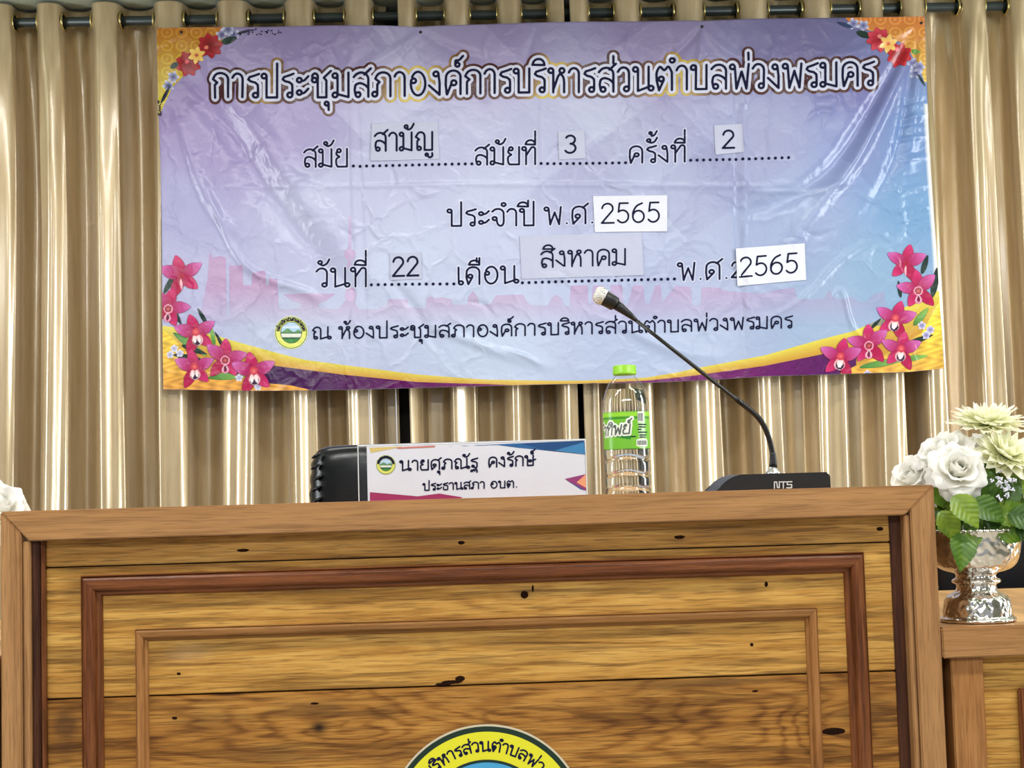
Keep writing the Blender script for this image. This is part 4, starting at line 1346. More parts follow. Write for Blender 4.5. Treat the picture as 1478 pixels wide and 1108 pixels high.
    # carcass: side panels, lower work surface behind the raised front
    box('side_panel', (XL+0.002, YF+0.0405, 0.0), (XL+0.022, YF+0.64, 0.935), M['post'], r, 0.001)
    box('side_panel', (XR-0.022, YF+0.0405, 0.0), (XR-0.002, YF+0.64, 0.935), M['post'], r, 0.001)
    box('desk_surface', (XL+0.002, YF+0.0405, 0.9355), (XR-0.002, YF+0.66, 0.960), M['desk_top'], r, 0.002)
    # splits, nail holes and a torn knot on the boards
    marks = [(351, 794, 9, 2.2), (981, 775, 8, 2.6), (1270, 763, 5, 2.8), (666, 783, 5, 2.6), (757, 858, 5.5, 5.5), (769, 849, 1.6, 5), (1085, 930, 2.5, 2.5), (1106, 843, 2.5, 4), (1203, 1055, 17, 5), (258, 972, 3, 2), (652, 984, 16, 2.6), (664, 979, 7, 4), (640, 987, 12, 2), (454, 1015, 6, 1.5), (1090, 997, 5, 1.5), (252, 1036, 4, 2)]
    mp = lambda X, Y, o_: atv(X, Y, yp-o_)

    def mk(X, Y):
        v = np.full(X.shape, -9.)
        for x, y, rx, ry in marks:
            k = (1-np.hypot((X-x)/rx, (Y-y+(X-x)*0.03)/ry))*min(rx, ry)
            k = k*1.0 + 0.5*np.sin(X*1.3+Y*2.1)*(abs(k) < 2)*0.5
            v = np.maximum(v, k)
        return v
    me = field_mesh('marks', 240, 1280, 755, 1066, 0.9, mk, const((34, 16, 8)), mp, 0.0003)
    o = link('knot_hole', me, M['knot'], r); o['kind'] = 'stuff'
    return r


M['knot'] = plain('dark_knot', L(34, 16, 8), 0.9)
M['knot'].node_tree.nodes['Principled BSDF'].inputs['Specular IOR Level'].default_value = 0.1
desk = main_desk()

# round emblem sticker on the desk front (lower half below the picture)
yp = YF+0.026
EC = at(703, 1194, yp-0.010)


def emap(X, Y, off):
    Q = np.zeros((len(X), 3))
    k = 1.0/1058.0
    X = np.asarray(X, float); Y = np.asarray(Y, float)
    Q[:, 0] = EC[0]+X*k; Q[:, 2] = EC[2]-Y*k; Q[:, 1] = yp-0.001-off
    return Q


def desk_emblem():
    def disc(r, colr, dz, name):
        f = lambda X, Y: r-np.hypot(X, Y)
        me = field_mesh(name, -r-1, r+1, -r-1, r+1, 1.2, f, colr if callable(colr) else const(colr), emap, dz)
        return link(name, me, M['paper_print'], desk, smooth=True)
    o = disc(144, (206, 196, 170), 0.0, 'emblem_sticker'); o['label'] = 'clear sticker edge around the round emblem'
    disc(141, (20, 46, 34), 0.0003, 'emblem_outer_line')
    disc(133.5, (226, 222, 44), 0.0006, 'emblem_yellow_ring')
    disc(94, (14, 46, 44), 0.0009, 'emblem_inner_line')

    def sc_(X, Y):
        u = X/144; v = -Y/144
        t = np.clip((v-0.1)/0.5, 0, 1)[:, None]
        c = np.array([150, 206, 236.])*(1-t)+np.array([70, 160, 210.])*t
        m1 = 0.22*np.exp(-((u+0.22)/0.24)**2); m2 = 0.16*np.exp(-((u-0.42)/0.16)**2)
        c = np.where((v < 0.02+np.maximum(m1, m2))[:, None], np.array([70, 140, 80.]), c)
        c = np.where((v < -0.05)[:, None], np.array([222, 226, 214.]), c)
        return np.where((v < -0.28)[:, None], np.array([40, 110, 54.]), c)
    disc(90, sc_, 0.0012, 'emblem_landscape')
    st, adv = layout('องค์การบริหารส่วนตำบลพ่วงพรมคร')
    H = 13.5; rb = 106; span = math.radians(176)
    ls = [[((rb+b*H)*math.sin(-span/2+span*a/adv), -(rb+b*H)*math.cos(-span/2+span*a/adv)) for a, b in s_] for s_ in st]
    link('emblem_lettering', strokes_mesh('el', ls, 1.25, 0.6, emap, 0.0009), M['ink'], desk)


desk_emblem()


# ================================================================== side desks
def side_desk(x0, x1, label, right=True):
    r = empty('side_desk', ((x0+x1)/2, -2.1, 0), label, 'desk', 'lower side desks')
    zt = 0.808
    yb = -1.735
    prism('front_rail', [(x0, zt), (x1, zt), (x1, zt-0.042), (x0, zt-0.042)], YF, YF+0.05, M['rail'], r, 0.002)
    box('desk_surface', (x0, YF+0.0503, zt-0.03), (x1, yb, zt-0.0005), M['desk_top'], r, 0.002)
    y0 = YF+0.012
    e = 0.014
    for a, b in ((x0+e, x0+e+0.045), (x1-e-0.045, x1-e)):
        box('corner_post', (a, y0, 0), (b, y0+0.04, zt-0.0425), M['moul_tan_z'], r, 0.0015)
    box('board', (x0+e+0.0455, y0+0.012, 0.50), (x1-e-0.0455, y0+0.03, zt-0.0425), M['board_b'], r, 0.001)
    box('board', (x0+e+0.0455, y0+0.012, 0.06), (x1-e-0.0455, y0+0.03, 0.499), M['board_c'], r, 0.001)
    mx = x0+e+0.0455+0.048
    xe = x1-e-0.0455-0.048
    zt2 = zt-0.0425-0.045
    box('moulding', (mx, y0, 0.14), (mx+0.026, y0+0.0118, zt2), M['moul_red_z'], r, 0.003)
    box('moulding', (xe-0.026, y0, 0.14), (xe, y0+0.0118, zt2), M['moul_red_z'], r, 0.003)
    box('moulding', (mx+0.0262, y0, zt2-0.026), (xe-0.0262, y0+0.0118, zt2), M['moul_red_x'], r, 0.003)
    box('moulding', (mx+0.0262, y0, 0.14), (xe-0.0262, y0+0.0118, 0.166), M['moul_red_x'], r, 0.003)
    for a, b in ((x0+e, x0+e+0.02), (x1-e-0.02, x1-e)):
        box('side_panel', (a, y0+0.0405, 0), (b, yb-0.02, zt-0.031), M['post'], r, 0.001)
    return r


SDX = pz(1359, 906)[0]
side_desk(SDX, SDX+1.2, 'lower wooden side desk on the right, under the silver bowl')
side_desk(XL-0.006-1.2, XL-0.006, 'lower wooden side desk on the left, beyond the rostrum desk')


# ================================================================== chairs
def chair(px_l, px_r, py_top, Y, zs, label):
    a = at(px_l, py_top, Y); b = at(px_r, py_top-(px_r-px_l)*0.028, Y)
    cx = (a.x+b.x)/2; hw = (b.x-a.x)/2; zt = (a.z+b.z)/2
    r = empty('office_chair', (cx, Y+0.05, 0), label, 'chair', 'black leather chairs')
    # padded backrest: superellipse cushion with gathered side seams
    n, mrow = 56, 60
    V_, F_ = [], []
    zb = 0.52
    H2 = (zt-zb)/2; zc = (zt+zb)/2
    def sgn(v, e): return math.copysign(abs(v)**e, v)
    for j in range(mrow+1):
        ph = -PI/2 + PI*j/mrow
        for i in range(n):
            th = 2*PI*i/n
            cph = abs(math.cos(ph))**0.14
            x = sgn(math.cos(th), 0.3)*cph
            y = sgn(math.sin(th), 0.8)*abs(math.cos(ph))**0.4
            z = sgn(math.sin(ph), 0.17)
            edge = max(0, abs(x)-0.86)/0.14
            puck = 1+0.035*edge*math.sin(z*H2*210)+0.0
            X_ = x*hw*(1-0.02*edge*abs(math.sin(z*H2*105+1)))*(0.985+0.015*(1-z))
            V_.append((cx+X_, Y+0.055+y*0.055*puck-0.02*math.cos(x*1.4), zc+z*H2))
    for j in range(mrow):
        for i in range(n):
            i2 = (i+1) % n
            F_.append((j*n+i, j*n+i2, (j+1)*n+i2, (j+1)*n+i))
    link('backrest', mesh('backrest', V_, F_), M['black_leather'], r, smooth=True)
    for sx in (-1, 1):
        pts = []
        for k in range(26):
            t = k/25
            z = zt-0.02-(zt-zb-0.05)*t
            pts.append((cx+sx*(hw*0.905+0.003*math.sin(k*2.4)), Y+0.004, z))
        bm = bmesh.new()
        for k in range(24):
            p0 = pts[k]
            mt = Matrix.Translation(p0) @ Matrix.Rotation(sx*0.5, 4, 'Y') @ Matrix.Diagonal((0.011, 0.006, 0.0034, 1))
            bmesh.ops.create_icosphere(bm, subdivisions=2, radius=1, matrix=mt)
        s_ = link('seam_gather', bm_mesh('gather', bm), M['black_leather'], r, smooth=True)
        s_['kind'] = 'stuff'
    box('seat', (cx-hw, Y-0.42, 0.42), (cx+hw, Y+0.06, 0.52), M['black_leather'], r, 0.03, 4)
    for sx in (-1, 1):
        box('armrest', (cx+sx*(hw+0.005)-0.025, Y-0.32, 0.62), (cx+sx*(hw+0.005)+0.025, Y+0.04, 0.65), M['black_plastic'], r, 0.01, 3)
        box('armrest_post', (cx+sx*(hw+0.005)-0.012, Y-0.16, 0.46), (cx+sx*(hw+0.005)+0.012, Y-0.10, 0.62), M['black_plastic'], r, 0.004)
    link('gas_column', tube([(cx, Y-0.18, 0.06), (cx, Y-0.18, 0.42)], 0.028, 16), M['black_plastic'], r)
    for k in range(5):
        a_ = 2*PI*k/5+0.3
        e = Vector((cx+0.26*math.cos(a_), Y-0.18+0.26*math.sin(a_), 0.07))
        lg = link('leg', tube([(cx, Y-0.18, 0.10), e], [0.022, 0.014], 8), M['black_plastic'], r)
        link('caster', tube([(e.x-0.012, e.y, 0.028), (e.x+0.012, e.y, 0.028)], 0.028, 14), M['black_plastic'], lg)
    return r


chair(439, 792, 643, -1.52, 0, 'black leather office chair behind the name plate')
chair(1330, 1640, 768, -1.45, 0, 'black leather office chair behind the silver flower bowl')

# ================================================================== name plate
NY = -2.30


def nmap(X, Y, off):
    Q = atv(np.asarray(X, float), np.asarray(Y, float), NY)
    Q[:, 1] -= off
    return Q


npl = empty('name_plate', (at(685, 700, NY)[0], NY, 0.960), 'clear acrylic name plate with a printed Thai name card on the rostrum desk', 'name plate')
M['acrylic'] = NT('clear_acrylic').set(Base_Color=(0.96, 0.98, 0.98, 1), Roughness=0.06, IOR=1.3, Transmission_Weight=1.0)
x0, x1 = at(530, 680, NY)[0], at(845, 680, NY)[0]
xa = at(518, 680, NY)[0]
zt_ = 0.5*(at(530, 643, NY)[2]+at(845, 632, NY)[2])
zb_ = 0.9605
box('card', (x0, NY, zb_+0.002), (x1, NY+0.0008, zt_-0.0022), M['paper_white'], npl)
box('acrylic_front', (xa, NY+0.0012, zb_), (x1+0.001, NY+0.0034, zt_), M['acrylic'], npl, 0.0004, 1)
box('acrylic_foot', (xa, NY+0.0036, zb_), (x1+0.001, NY+0.05, zb_+0.0022), M['acrylic'], npl, 0.0004, 1)
M['edge'] = plain('acrylic_edge_glint', L(232, 236, 240), 0.15)  # whitish colour stands in for light reflected along the clear acrylic edges
box('acrylic_edge_glint', (xa, NY-0.0002, zt_-0.0018), (x1+0.0005, NY+0.0034, zt_+0.0002), M['edge'], npl)
box('acrylic_edge_glint', (x1+0.0006, NY-0.0002, zb_), (x1+0.0022, NY+0.0034, zt_), M['edge'], npl)
box('acrylic_edge_glint', (xa-0.0014, NY-0.0002, zb_), (xa-0.0001, NY+0.0034, zt_), M['edge'], npl)
pol = [([(626, 645), (843, 635.5), (845, 655.5), (748, 646), (718, 642)], (38, 98, 158)), ([(752, 640), (843, 635.5), (845, 655.5), (790, 650)], (24, 74, 130)), ([(800, 650), (843, 638), (845, 655.5)], (60, 130, 184)),
       ([(533, 646), (583, 644), (535, 653.5)], (214, 192, 120)), ([(570, 645.6), (628, 642.5), (628, 645.2), (575, 647.5)], (206, 130, 120)),
       ([(534, 710), (603, 716), (634, 712), (668, 717.5), (640, 730), (534, 732)], (160, 46, 96)), ([(580, 722), (634, 712), (668, 717.5), (640, 724)], (226, 150, 120)),
       ([(815, 691), (845.5, 684), (846, 708)], (150, 60, 120)), ([(832, 696), (845.5, 684), (846, 704)], (236, 160, 120)), ([(815, 691), (832, 697), (846, 708), (838, 706)], (60, 90, 160))]
for i, (pp, cc) in enumerate(pol):
    f = poly_sd(pp)
    xs_ = [p[0] for p in pp]; ys_ = [p[1] for p in pp]
    sl = -9.7/315.0
    me = field_mesh('shape', min(xs_)-1, min(max(xs_)+1, 846), min(ys_)-1, max(ys_)+1, 0.8, f, const(cc), nmap, 0.0003+0.0002*(i % 3))
    link('card_colour_print', me, M['paper_print'], npl)
nm = place('นายศุภณัฐ', 578, 690, [(578, 679), (690, 675)], 14.2) + place('คงรักษ์', 705, 772, [(705, 674), (772, 671)], 14.2)
link('card_lettering', strokes_mesh('nm', nm, 1.1, 0.5, nmap, 0.0006), M['ink'], npl)['label'] = 'larger Thai lettering on the name card'
nm = place('ประธานสภา', 611, 700, [(611, 707.5), (700, 704.5)], 9.8) + place('อบต.', 708, 747, [(708, 704.3), (747, 703)], 9.8)
link('card_lettering', strokes_mesh('nm2', nm, 0.95, 0.45, nmap, 0.0006), M['ink'], npl)['label'] = 'smaller Thai lettering on the name card'
emblem_fields(557, 670.5, 14.2, nmap, 0.0004, npl, M['paper_print'], True)

# ================================================================== water bottle
BYc = -2.20
bc = at(907, 700, BYc)
bottle = empty('water_bottle', (bc.x, BYc, 0.960), 'clear plastic water bottle with green cap and green label', 'bottle')
bs = (BYc-CAM[1])/FPX*1.003
ztop = at(905, 527, BYc)[2]
zz = lambda py: at(905, py, BYc)[2]-0.96
M['pet'] = NT('thin_clear_plastic').m
_n = NT('thin_plastic_shell')
_gl = _n.n('ShaderNodeBsdfGlossy'); _gl.inputs['Roughness'].default_value = 0.05
_tr = _n.n('ShaderNodeBsdfTransparent')
_tr.inputs[0].default_value = (0.985, 0.99, 0.985, 1)
_lw = _n.n('ShaderNodeLayerWeight'); _lw.inputs[0].default_value = 0.5
_mx = _n.n('ShaderNodeMixShader')
_n.l(_n.math('MULTIPLY_ADD', _n.math('POWER', _lw.outputs[1], 3.0), 0.7, 0.06), _mx.inputs[0]); _n.l(_tr.outputs[0], _mx.inputs[1]); _n.l(_gl.outputs[0], _mx.inputs[2])
_n.l(_mx.outputs[0], _n.out.inputs[0])
M['pet'] = _n.m
_n = NT('water')
_n.set(Base_Color=(0.97, 0.99, 0.985, 1), Roughness=0.0, IOR=1.33, Transmission_Weight=1.0)
M['water'] = _n.m
M['cap'] = plain('lime_green_cap', L(150, 214, 50), 0.35)
R0 = 33.5*bs


def rib(z):
    # wavy horizontal grip ribs on the lower body
    zc = [zz(662), zz(684), zz(704), zz(724), zz(744)]
    return min(abs(z-c)/bs for c in zc)


prof = [(R0*0.55, 0.0), (R0*0.86, 0.0012), (R0*0.97, 0.008)]
z = 0.012
while z < zz(640):
    d_ = rib(z)
    prof.append((R0*(0.985-0.055*math.exp(-(d_/2.6)**2)), z)); z += 0.0016
prof += [(R0*0.985, zz(638)), (R0*0.985, zz(600)), (R0, zz(592)), (R0, zz(588)), (R0*0.975, zz(578)), (R0*0.88, zz(566)), (R0*0.72, zz(554)), (R0*0.54, zz(547)), (R0*0.46, zz(544)), (R0*0.44, zz(539))]
# shell with wavy ribs
nseg = 64
V_, F_ = lathe(prof, nseg, True)
V2 = []
for (x, y, z) in V_:
    if 0.012 < z < zz(645):
        th = math.atan2(y, x)
        r_ = math.hypot(x, y)
        zz_ = z + 2.6*bs*math.sin(th*3+0.5)*min(1, (z-0.012)/0.01)*min(1, (zz(645)-z)/0.01)
        V2.append((x, y, zz_))
    else:
        V2.append((x, y, z))
V2 = [(x+bc.x, y+BYc, z+0.9603) for x, y, z in V2]
link('bottle_body', mesh('shell', V2, F_), M['pet'], bottle, smooth=True)
zw = zz(563)
profw = [(max(r_-0.0009, 0.001), z+0.0008) for r_, z in prof if z < zw]
profw.append((R0*0.86-0.0009, zw+0.0005))
V_, F_ = lathe(profw, nseg, True)
V2 = []
for (x, y, z) in V_:
    if 0.012 < z < zz(645):
        th = math.atan2(y, x)
        z = z + 2.6*bs*math.sin(th*3+0.5)*min(1, (z-0.012)/0.01)*min(1, (zz(645)-z)/0.01)
    V2.append((x+bc.x, y+BYc, z+0.9603))
wt = link('water', mesh('water', V2, F_), M['water'], bottle, smooth=True)
rc = 16.5*bs
V_, F_ = [], []
prf = [(rc*0.97, zz(541)), (rc*1.03, zz(540)), (rc*1.03, zz(537.5)), (rc, zz(537)), (rc, zz(529)), (rc*0.93, zz(527.3)), (rc*0.2, zz(527))]
ns = 72
for r_, z in prf:
    for k in range(ns):
        a = 2*PI*k/ns
        rr_ = r_*(1+(0.022 if k % 2 else -0.01)*(zz(538) < z < zz(528)))
        V_.append((bc.x+rr_*math.cos(a), BYc+rr_*math.sin(a), 0.96+z))
for i in range(len(prf)-1):
    for k in range(ns):
        F_.append((i*ns+k, i*ns+(k+1) % ns, (i+1)*ns+(k+1) % ns, (i+1)*ns+k))
F_.append(tuple((len(prf)-1)*ns+k for k in range(ns)))
F_.append(tuple(range(ns))[::-1])
link('bottle_cap', mesh('cap', V_, F_), M['cap'], bottle, smooth=True)
# label wrapped round the bottle: coordinates are (arc in px from the centre line, row px)
RL = R0*0.985+0.0006


def lmap(X, Y, off):
    X = np.asarray(X, float); Y = np.asarray(Y, float)
    a = X*bs/RL
    z0 = at(907, 620, BYc)[2]
    return np.stack([bc.x+(RL+off)*np.sin(a), BYc-(RL+off)*np.cos(a), z0-(Y-620)*bs], 1)


def labcol(X, Y):
    c = np.tile(np.array([126, 204, 60.]), (len(X), 1))
    c = np.where((abs(Y-604) < 1.2)[:, None], np.array([60, 150, 40.]), c)
    c = np.where(((Y > 630+0.12*X) & (Y < 635+0.2*X) & (X < 2))[:, None], np.array([40, 140, 50.]), c)
    c = np.where(((Y > 596) & (Y < 602))[:, None], np.array([160, 226, 60.]), c)
    c = np.where((X > 14)[:, None] & (X < 24)[:, None], np.array([186, 224, 170.]), c)
    return c


_n = print_mat('green_label_print', 0.3, 0.0)
_pb = _n.node_tree.nodes['Principled BSDF']
_pb.inputs['Transmission Weight'].default_value = 0.12
xs = np.linspace(-PI*RL/bs*0.999, PI*RL/bs*0.999, 120); ys = np.linspace(595, 648, 54)
XX, YY = np.meshgrid(xs, ys)
P = lmap(XX.ravel(), YY.ravel(), 0)
F_ = [(j*120+i, (j+1)*120+i, (j+1)*120+i+1, j*120+i+1) for j in range(53) for i in range(119)]
lb_ = link('bottle_label', mesh('label', P, F_, lin(labcol(XX.ravel(), YY.ravel()))), _n, bottle, smooth=True)
M['lab_white'] = plain('label_white', L(240, 246, 236), 0.35)
M['lab_grey'] = plain('label_grey_ink', L(84, 96, 92), 0.4)
wd = place('ำทิพย์', -46, 1, [(-46, 629), (5, 626)], 13, 0.15)
link('label_halo', strokes_mesh('lh', wd, 3.4, 0.8, lmap, 0.0003), M['lab_white'], lb_)
link('label_lettering', strokes_mesh('lw', wd, 1.0, 0.5, lmap, 0.0006), M['lab_grey'], lb_)
for (xa_, xb_, ya_, yb_) in ((13, 25, 596, 611), (10, 31, 635, 645)):
    f = poly_sd([(xa_, ya_), (xb_, ya_), (xb_, yb_), (xa_, yb_)])
    link('label_panel', field_mesh('pn', xa_-1, xb_+1, ya_-1, yb_+1, 0.8, f, const((236, 240, 236)), lmap, 0.0003), M['lab_white'], lb_)
bars = [[(14+k*1.7, 598), (14+k*1.7, 609)] for k in range(6)] + [[(12+k*1.6, 637), (12+k*1.6, 643)] for k in range(11)]
link('label_barcode', strokes_mesh('br', bars, 0.42, 0.3, lmap, 0.0005), M['ink'], lb_)
tx = [[(14, 614), (29, 614)], [(15, 617.5), (27, 617.5)], [(13, 621), (18, 621)], [(14, 625), (30, 625)], [(16, 629), (28, 629)], [(2, 631), (9, 631)], [(16, 632), (26, 632)]]
link('label_small_print', strokes_mesh('tx', tx, 0.8, 0.4, lmap, 0.0004), M['ink'], lb_)

# ================================================================== gooseneck microphone
MY = -2.15
mic = empty('gooseneck_microphone', (at(1106, 700, MY)[0], MY, 0.960), 'black gooseneck conference microphone with silver tipped head', 'microphone')
mp_ = lambda px, py, Y=MY: at(px, py, Y)
tlp = [(1027, 708), (1033, 700), (1041, 693), (1050, 688), (1060, 685), (1070, 684.6), (1076, 686.4), (1150, 684), (1181, 682.5), (1186, 686)]
pr_ = [(mp_(x, y)[0], mp_(x, y)[2]) for x, y in tlp]
pr_ = pr_ + [(pr_[-1][0]+0.0005, 0.9605), (pr_[0][0]-0.012, 0.9605), (pr_[0][0]-0.010, pr_[0][1]-0.006)]
prism('base', pr_, MY-0.055, MY+0.055, M['black_plastic'], mic, 0.0014)
xs0 = mp_(1072, 690)[0]
box('base_top_plate', (xs0, MY-0.050, mp_(1120, 684.5)[2]-0.001), (mp_(1183, 684)[0], MY+0.05, mp_(1120, 684.5)[2]+0.0012), M['black_plastic'], mic, 0.0008)
logo = place('NTS', 1117, 1143, [(1117, 704.5), (1143, 704)], 9.5)
M['silver_ink'] = plain('silver_ink', L(206, 208, 210), 0.4)


def mmap(X, Y, off):
    Q = atv(np.asarray(X, float), np.asarray(Y, float), MY-0.055)
    Q[:, 1] -= off
    return Q


link('logo_lettering', strokes_mesh('logo', logo, 0.8, 0.4, mmap, 0.0003), M['silver_ink'], mic)
V_, F_ = lathe([(0.0125, 0.0), (0.0115, 0.004), (0.0068, 0.009), (0.0062, 0.012)], 24)
q = mp_(1116, 683)
link('neck_ring', mesh('ring', [(x+q.x, y+MY, z+q.z-0.002) for x, y, z in V_], F_), M['chrome'], mic, smooth=True)
link('neck_sleeve', tube([mp_(1116, 676), mp_(1116, 668), mp_(1115.5, 656), mp_(1114, 652)], [0.0064, 0.0060, 0.0048, 0.0044], 16), M['black_plastic'], mic, smooth=True)
gp = [mp_(1115, 654), mp_(1111, 636), mp_(1104, 617), mp_(1094, 602), mp_(1082, 591), mp_(1068, 580)]
pts = [Vector(p) for p in spline([tuple(p) for p in gp], 14)]
rad = [0.0044+0.00022*math.sin(i*2.1) for i in range(len(pts))]
link('flexible_neck', tube(pts, rad, 14), M['black_gloss'], mic, smooth=True)
link('neck_tube', tube([mp_(1070, 581.6), mp_(1062, 575.5), mp_(1058, 572.5), mp_(980, 511), mp_(912, 457.5)], [0.0046, 0.0042, 0.0033, 0.0030, 0.0029], 14), M['black_gloss'], mic, smooth=True)
link('head_collar', tube([mp_(918, 462), mp_(908, 453.5), mp_(894, 443), mp_(889, 439.5)], [0.0032, 0.0052, 0.0075, 0.0080], 20), M['black_plastic'], mic, smooth=True)
link('head_body', tube([mp_(889.5, 440), mp_(888, 438.8), mp_(874, 430.5), mp_(871.5, 429)], [0.0080, 0.0112, 0.0122, 0.0122], 24), M['black_plastic'], mic, smooth=True)
M['foam'] = plain('silver_mesh_tip', L(226, 222, 218), 0.4, metal=0.35, nscale=700, noise_amt=0.35, bump=0.5)
hd = tube([mp_(872.5, 429.7), mp_(871, 428.9), mp_(864, 424.6), mp_(860.5, 422.8), mp_(858.4, 421.7)], [0.0124, 0.0134, 0.0132, 0.0112, 0.0072], 28)
link('head_grille', hd, M['foam'], mic, smooth=True)
dn = (mp_(858, 421)-mp_(889, 439)).normalized()
for k in range(9):
    a_ = 2*PI*k/9
    e1 = Vector((0, 1, 0)); e2 = dn.cross(e1).normalized()
    off = (e1*math.cos(a_)+e2*math.sin(a_))*0.0133
    p0, p1 = mp_(871, 428.9)+off, mp_(864, 424.6)+off
    link('grille_rib', tube([p0, p1], 0.0009, 6), M['chrome'], mic, smooth=True)

# ================================================================== silver bowls
_n = NT('embossed_silver')
c = _n.coord()
v1 = _n.n('ShaderNodeTexVoronoi', feature='SMOOTH_F1')
_n.l(_n.mapping(c, scale=(1, 1, 1)), v1.inputs['Vector'])
v1.inputs['Scale'].default_value = 130
sp = _n.n('ShaderNodeSeparateXYZ'); _n.l(c, sp.inputs[0])
an = _n.math('ARCTAN2', sp.outputs[1], sp.outputs[0])
sc1 = _n.math('SINE', _n.math('MULTIPLY', an, 20.0))
zz1 = _n.math('SINE', _n.math('ADD', _n.math('MULTIPLY', sp.outputs[2], 420.0), _n.math('MULTIPLY', sc1, 1.2)))
hgt = _n.math('ADD', _n.math('MULTIPLY', v1.outputs['Distance'], 0.9), _n.math('MULTIPLY', zz1, 0.18))
_n.set(Base_Color=L(228, 226, 222), Metallic=1.0, Roughness=0.17)
_n.l(_n.bump(hgt, 0.55, 0.0035), _n.b.inputs['Normal'])
M['silver'] = _n.m


def bowl(x, y, z0, label):
    k = 1/1010.0
    r = empty('silver_bowl', (x, y, z0), label, 'bowl', 'silver pedestal bowls')
    outer = [(50, 0), (53, 1.5), (52.5, 5), (49, 8), (48, 16), (46, 28), (42, 36), (33, 41), (29, 45), (27.5, 51), (29, 53), (33, 55), (34, 57.5), (32, 60), (28.5, 62), (28, 66), (31, 69), (42, 72), (52, 77), (59, 86), (62.5, 98), (64.5, 112), (66, 122), (69, 127), (70, 130), (68, 132), (65, 131)]
    inner = [(63, 126), (60, 105), (55, 88), (44, 79), (20, 75), (1, 74.5)]
    # repousse petals on bowl and foot
    V_, F_ = [], []
    ns = 96
    pts = outer + inner
    sm = [tuple(p) for p in spline(pts[:len(outer)], 3)] + inner
    for rr_, zz_ in sm:
        for q in range(ns):
            a = 2*PI*q/ns
            f = 1.0
            if (10 < zz_ < 34) or (84 < zz_ < 122): f = 1+0.008*abs(math.sin(a*8))-0.004
            if zz_ > 125: f = 1+0.012*math.sin(a*24)
            V_.append((rr_*k*f*math.cos(a), rr_*k*f*math.sin(a), zz_*k))
    for i in range(len(sm)-1):
        for q in range(ns):
            q2 = (q+1) % ns
            F_.append((i*ns+q, i*ns+q2, (i+1)*ns+q2, (i+1)*ns+q))
    F_.append(tuple(range(ns))[::-1])
    F_.append(tuple((len(sm)-1)*ns+q for q in range(ns)))
    link('bowl_body', mesh('bowl', V_, F_), M['silver'], r, smooth=True, world=False)
    # beaded rim
    bm = bmesh.new()
    for q in range(48):
        a = 2*PI*q/48
        bmesh.ops.create_icosphere(bm, subdivisions=1, radius=0.0026, matrix=Matrix.Translation((0.0695*math.cos(a), 0.0695*math.sin(a), 0.1290)))
    b_ = link('rim_beading', bm_mesh('beads', bm), M['silver'], r, smooth=True, world=False)
    b_['kind'] = 'stuff'
    V_, F_ = lathe([(0.060, 0.104), (0.056, 0.108), (0.001, 0.112)], 32, False)
    link('flower_foam', mesh('foam', V_, F_), M['foam_green'], r, smooth=True, world=False)
    return r


M['foam_green'] = plain('dark_green_floral_foam', L(40, 60, 34), 0.9, nscale=90)
BX = at(1411, 880, -2.352)[0]
bowl(BX, -2.352, 0.8083, 'embossed silver pedestal bowl on the right side desk')
BXL = XL-0.165
bowl(BXL, -2.352, 0.8083, 'embossed silver pedestal bowl on the left side desk')


# ================================================================== flowers
def petal_mat(name, c1, c2, rough=0.55):
    m = NT(name)
    c = m.coord()
    sp_ = m.n('ShaderNodeSeparateXYZ'); m.l(c, sp_.inputs[0])
    f = m.math('MULTIPLY_ADD', sp_.outputs[2], 18.0, 0.1)
    vein = m.noise(m.mapping(c, scale=(500, 500, 20)), 1.0, 2)
    col = m.ramp(f, [(0.0, c2), (0.6, c1)])
    m.set(Base_Color=col, Roughness=rough)
    m.b.inputs['Subsurface Weight'].default_value = 0.0
    m.b.inputs['Sheen Weight'].default_value = 0.2
    m.l(m.bump(vein, 0.15, 0.001), m.b.inputs['Normal'])
    # thin cloth petals let some light through
    tr = m.n('ShaderNodeBsdfTranslucent'); m.l(col, tr.inputs[0])
    mx = m.n('ShaderNodeMixShader'); mx.inputs[0].default_value = 0.36
    m.l(m.b.outputs[0], mx.inputs[1]); m.l(tr.outputs[0], mx.inputs[2]); m.l(mx.outputs[0], m.out.inputs[0])
    return m.m


M['rose'] = petal_mat('white_rose_petal', L(254, 253, 251), L(250, 248, 232))
M['dahlia'] = petal_mat('cream_dahlia_petal', L(253, 252, 232), L(236, 238, 184))
_n = NT('green_leaf')
c = _n.coord()
sp = _n.n('ShaderNodeSeparateXYZ'); _n.l(c, sp.inputs[0])
ax = _n.math('ABSOLUTE', sp.outputs[0])
vn = _n.math('SINE', _n.math('MULTIPLY', _n.math('SUBTRACT', sp.outputs[1], _n.math('MULTIPLY', ax, 0.8)), 900.0))
nz = _n.noise(c, 60, 3)
oi = _n.n('ShaderNodeObjectInfo')
col = _n.ramp(_n.math('ADD', _n.math('MULTIPLY', nz, 0.6), _n.math('MULTIPLY', oi.outputs['Random'], 0.5)), [(0.25, L(38, 72, 20)), (0.55, L(84, 124, 32)), (0.85, L(146, 172, 52))])
_n.set(Base_Color=col, Roughness=0.38)
_n.l(_n.bump(vn, 0.25, 0.001), _n.b.inputs['Normal'])
tr = _n.n('ShaderNodeBsdfTranslucent'); _n.l(col, tr.inputs[0])
mx = _n.n('ShaderNodeMixShader'); mx.inputs[0].default_value = 0.3
_n.l(_n.b.outputs[0], mx.inputs[1]); _n.l(tr.outputs[0], mx.inputs[2]); _n.l(mx.outputs[0], _n.out.inputs[0])
M['leaf'] = _n.m
M['stem'] = plain('dark_green_stem', L(56, 78, 30), 0.5)


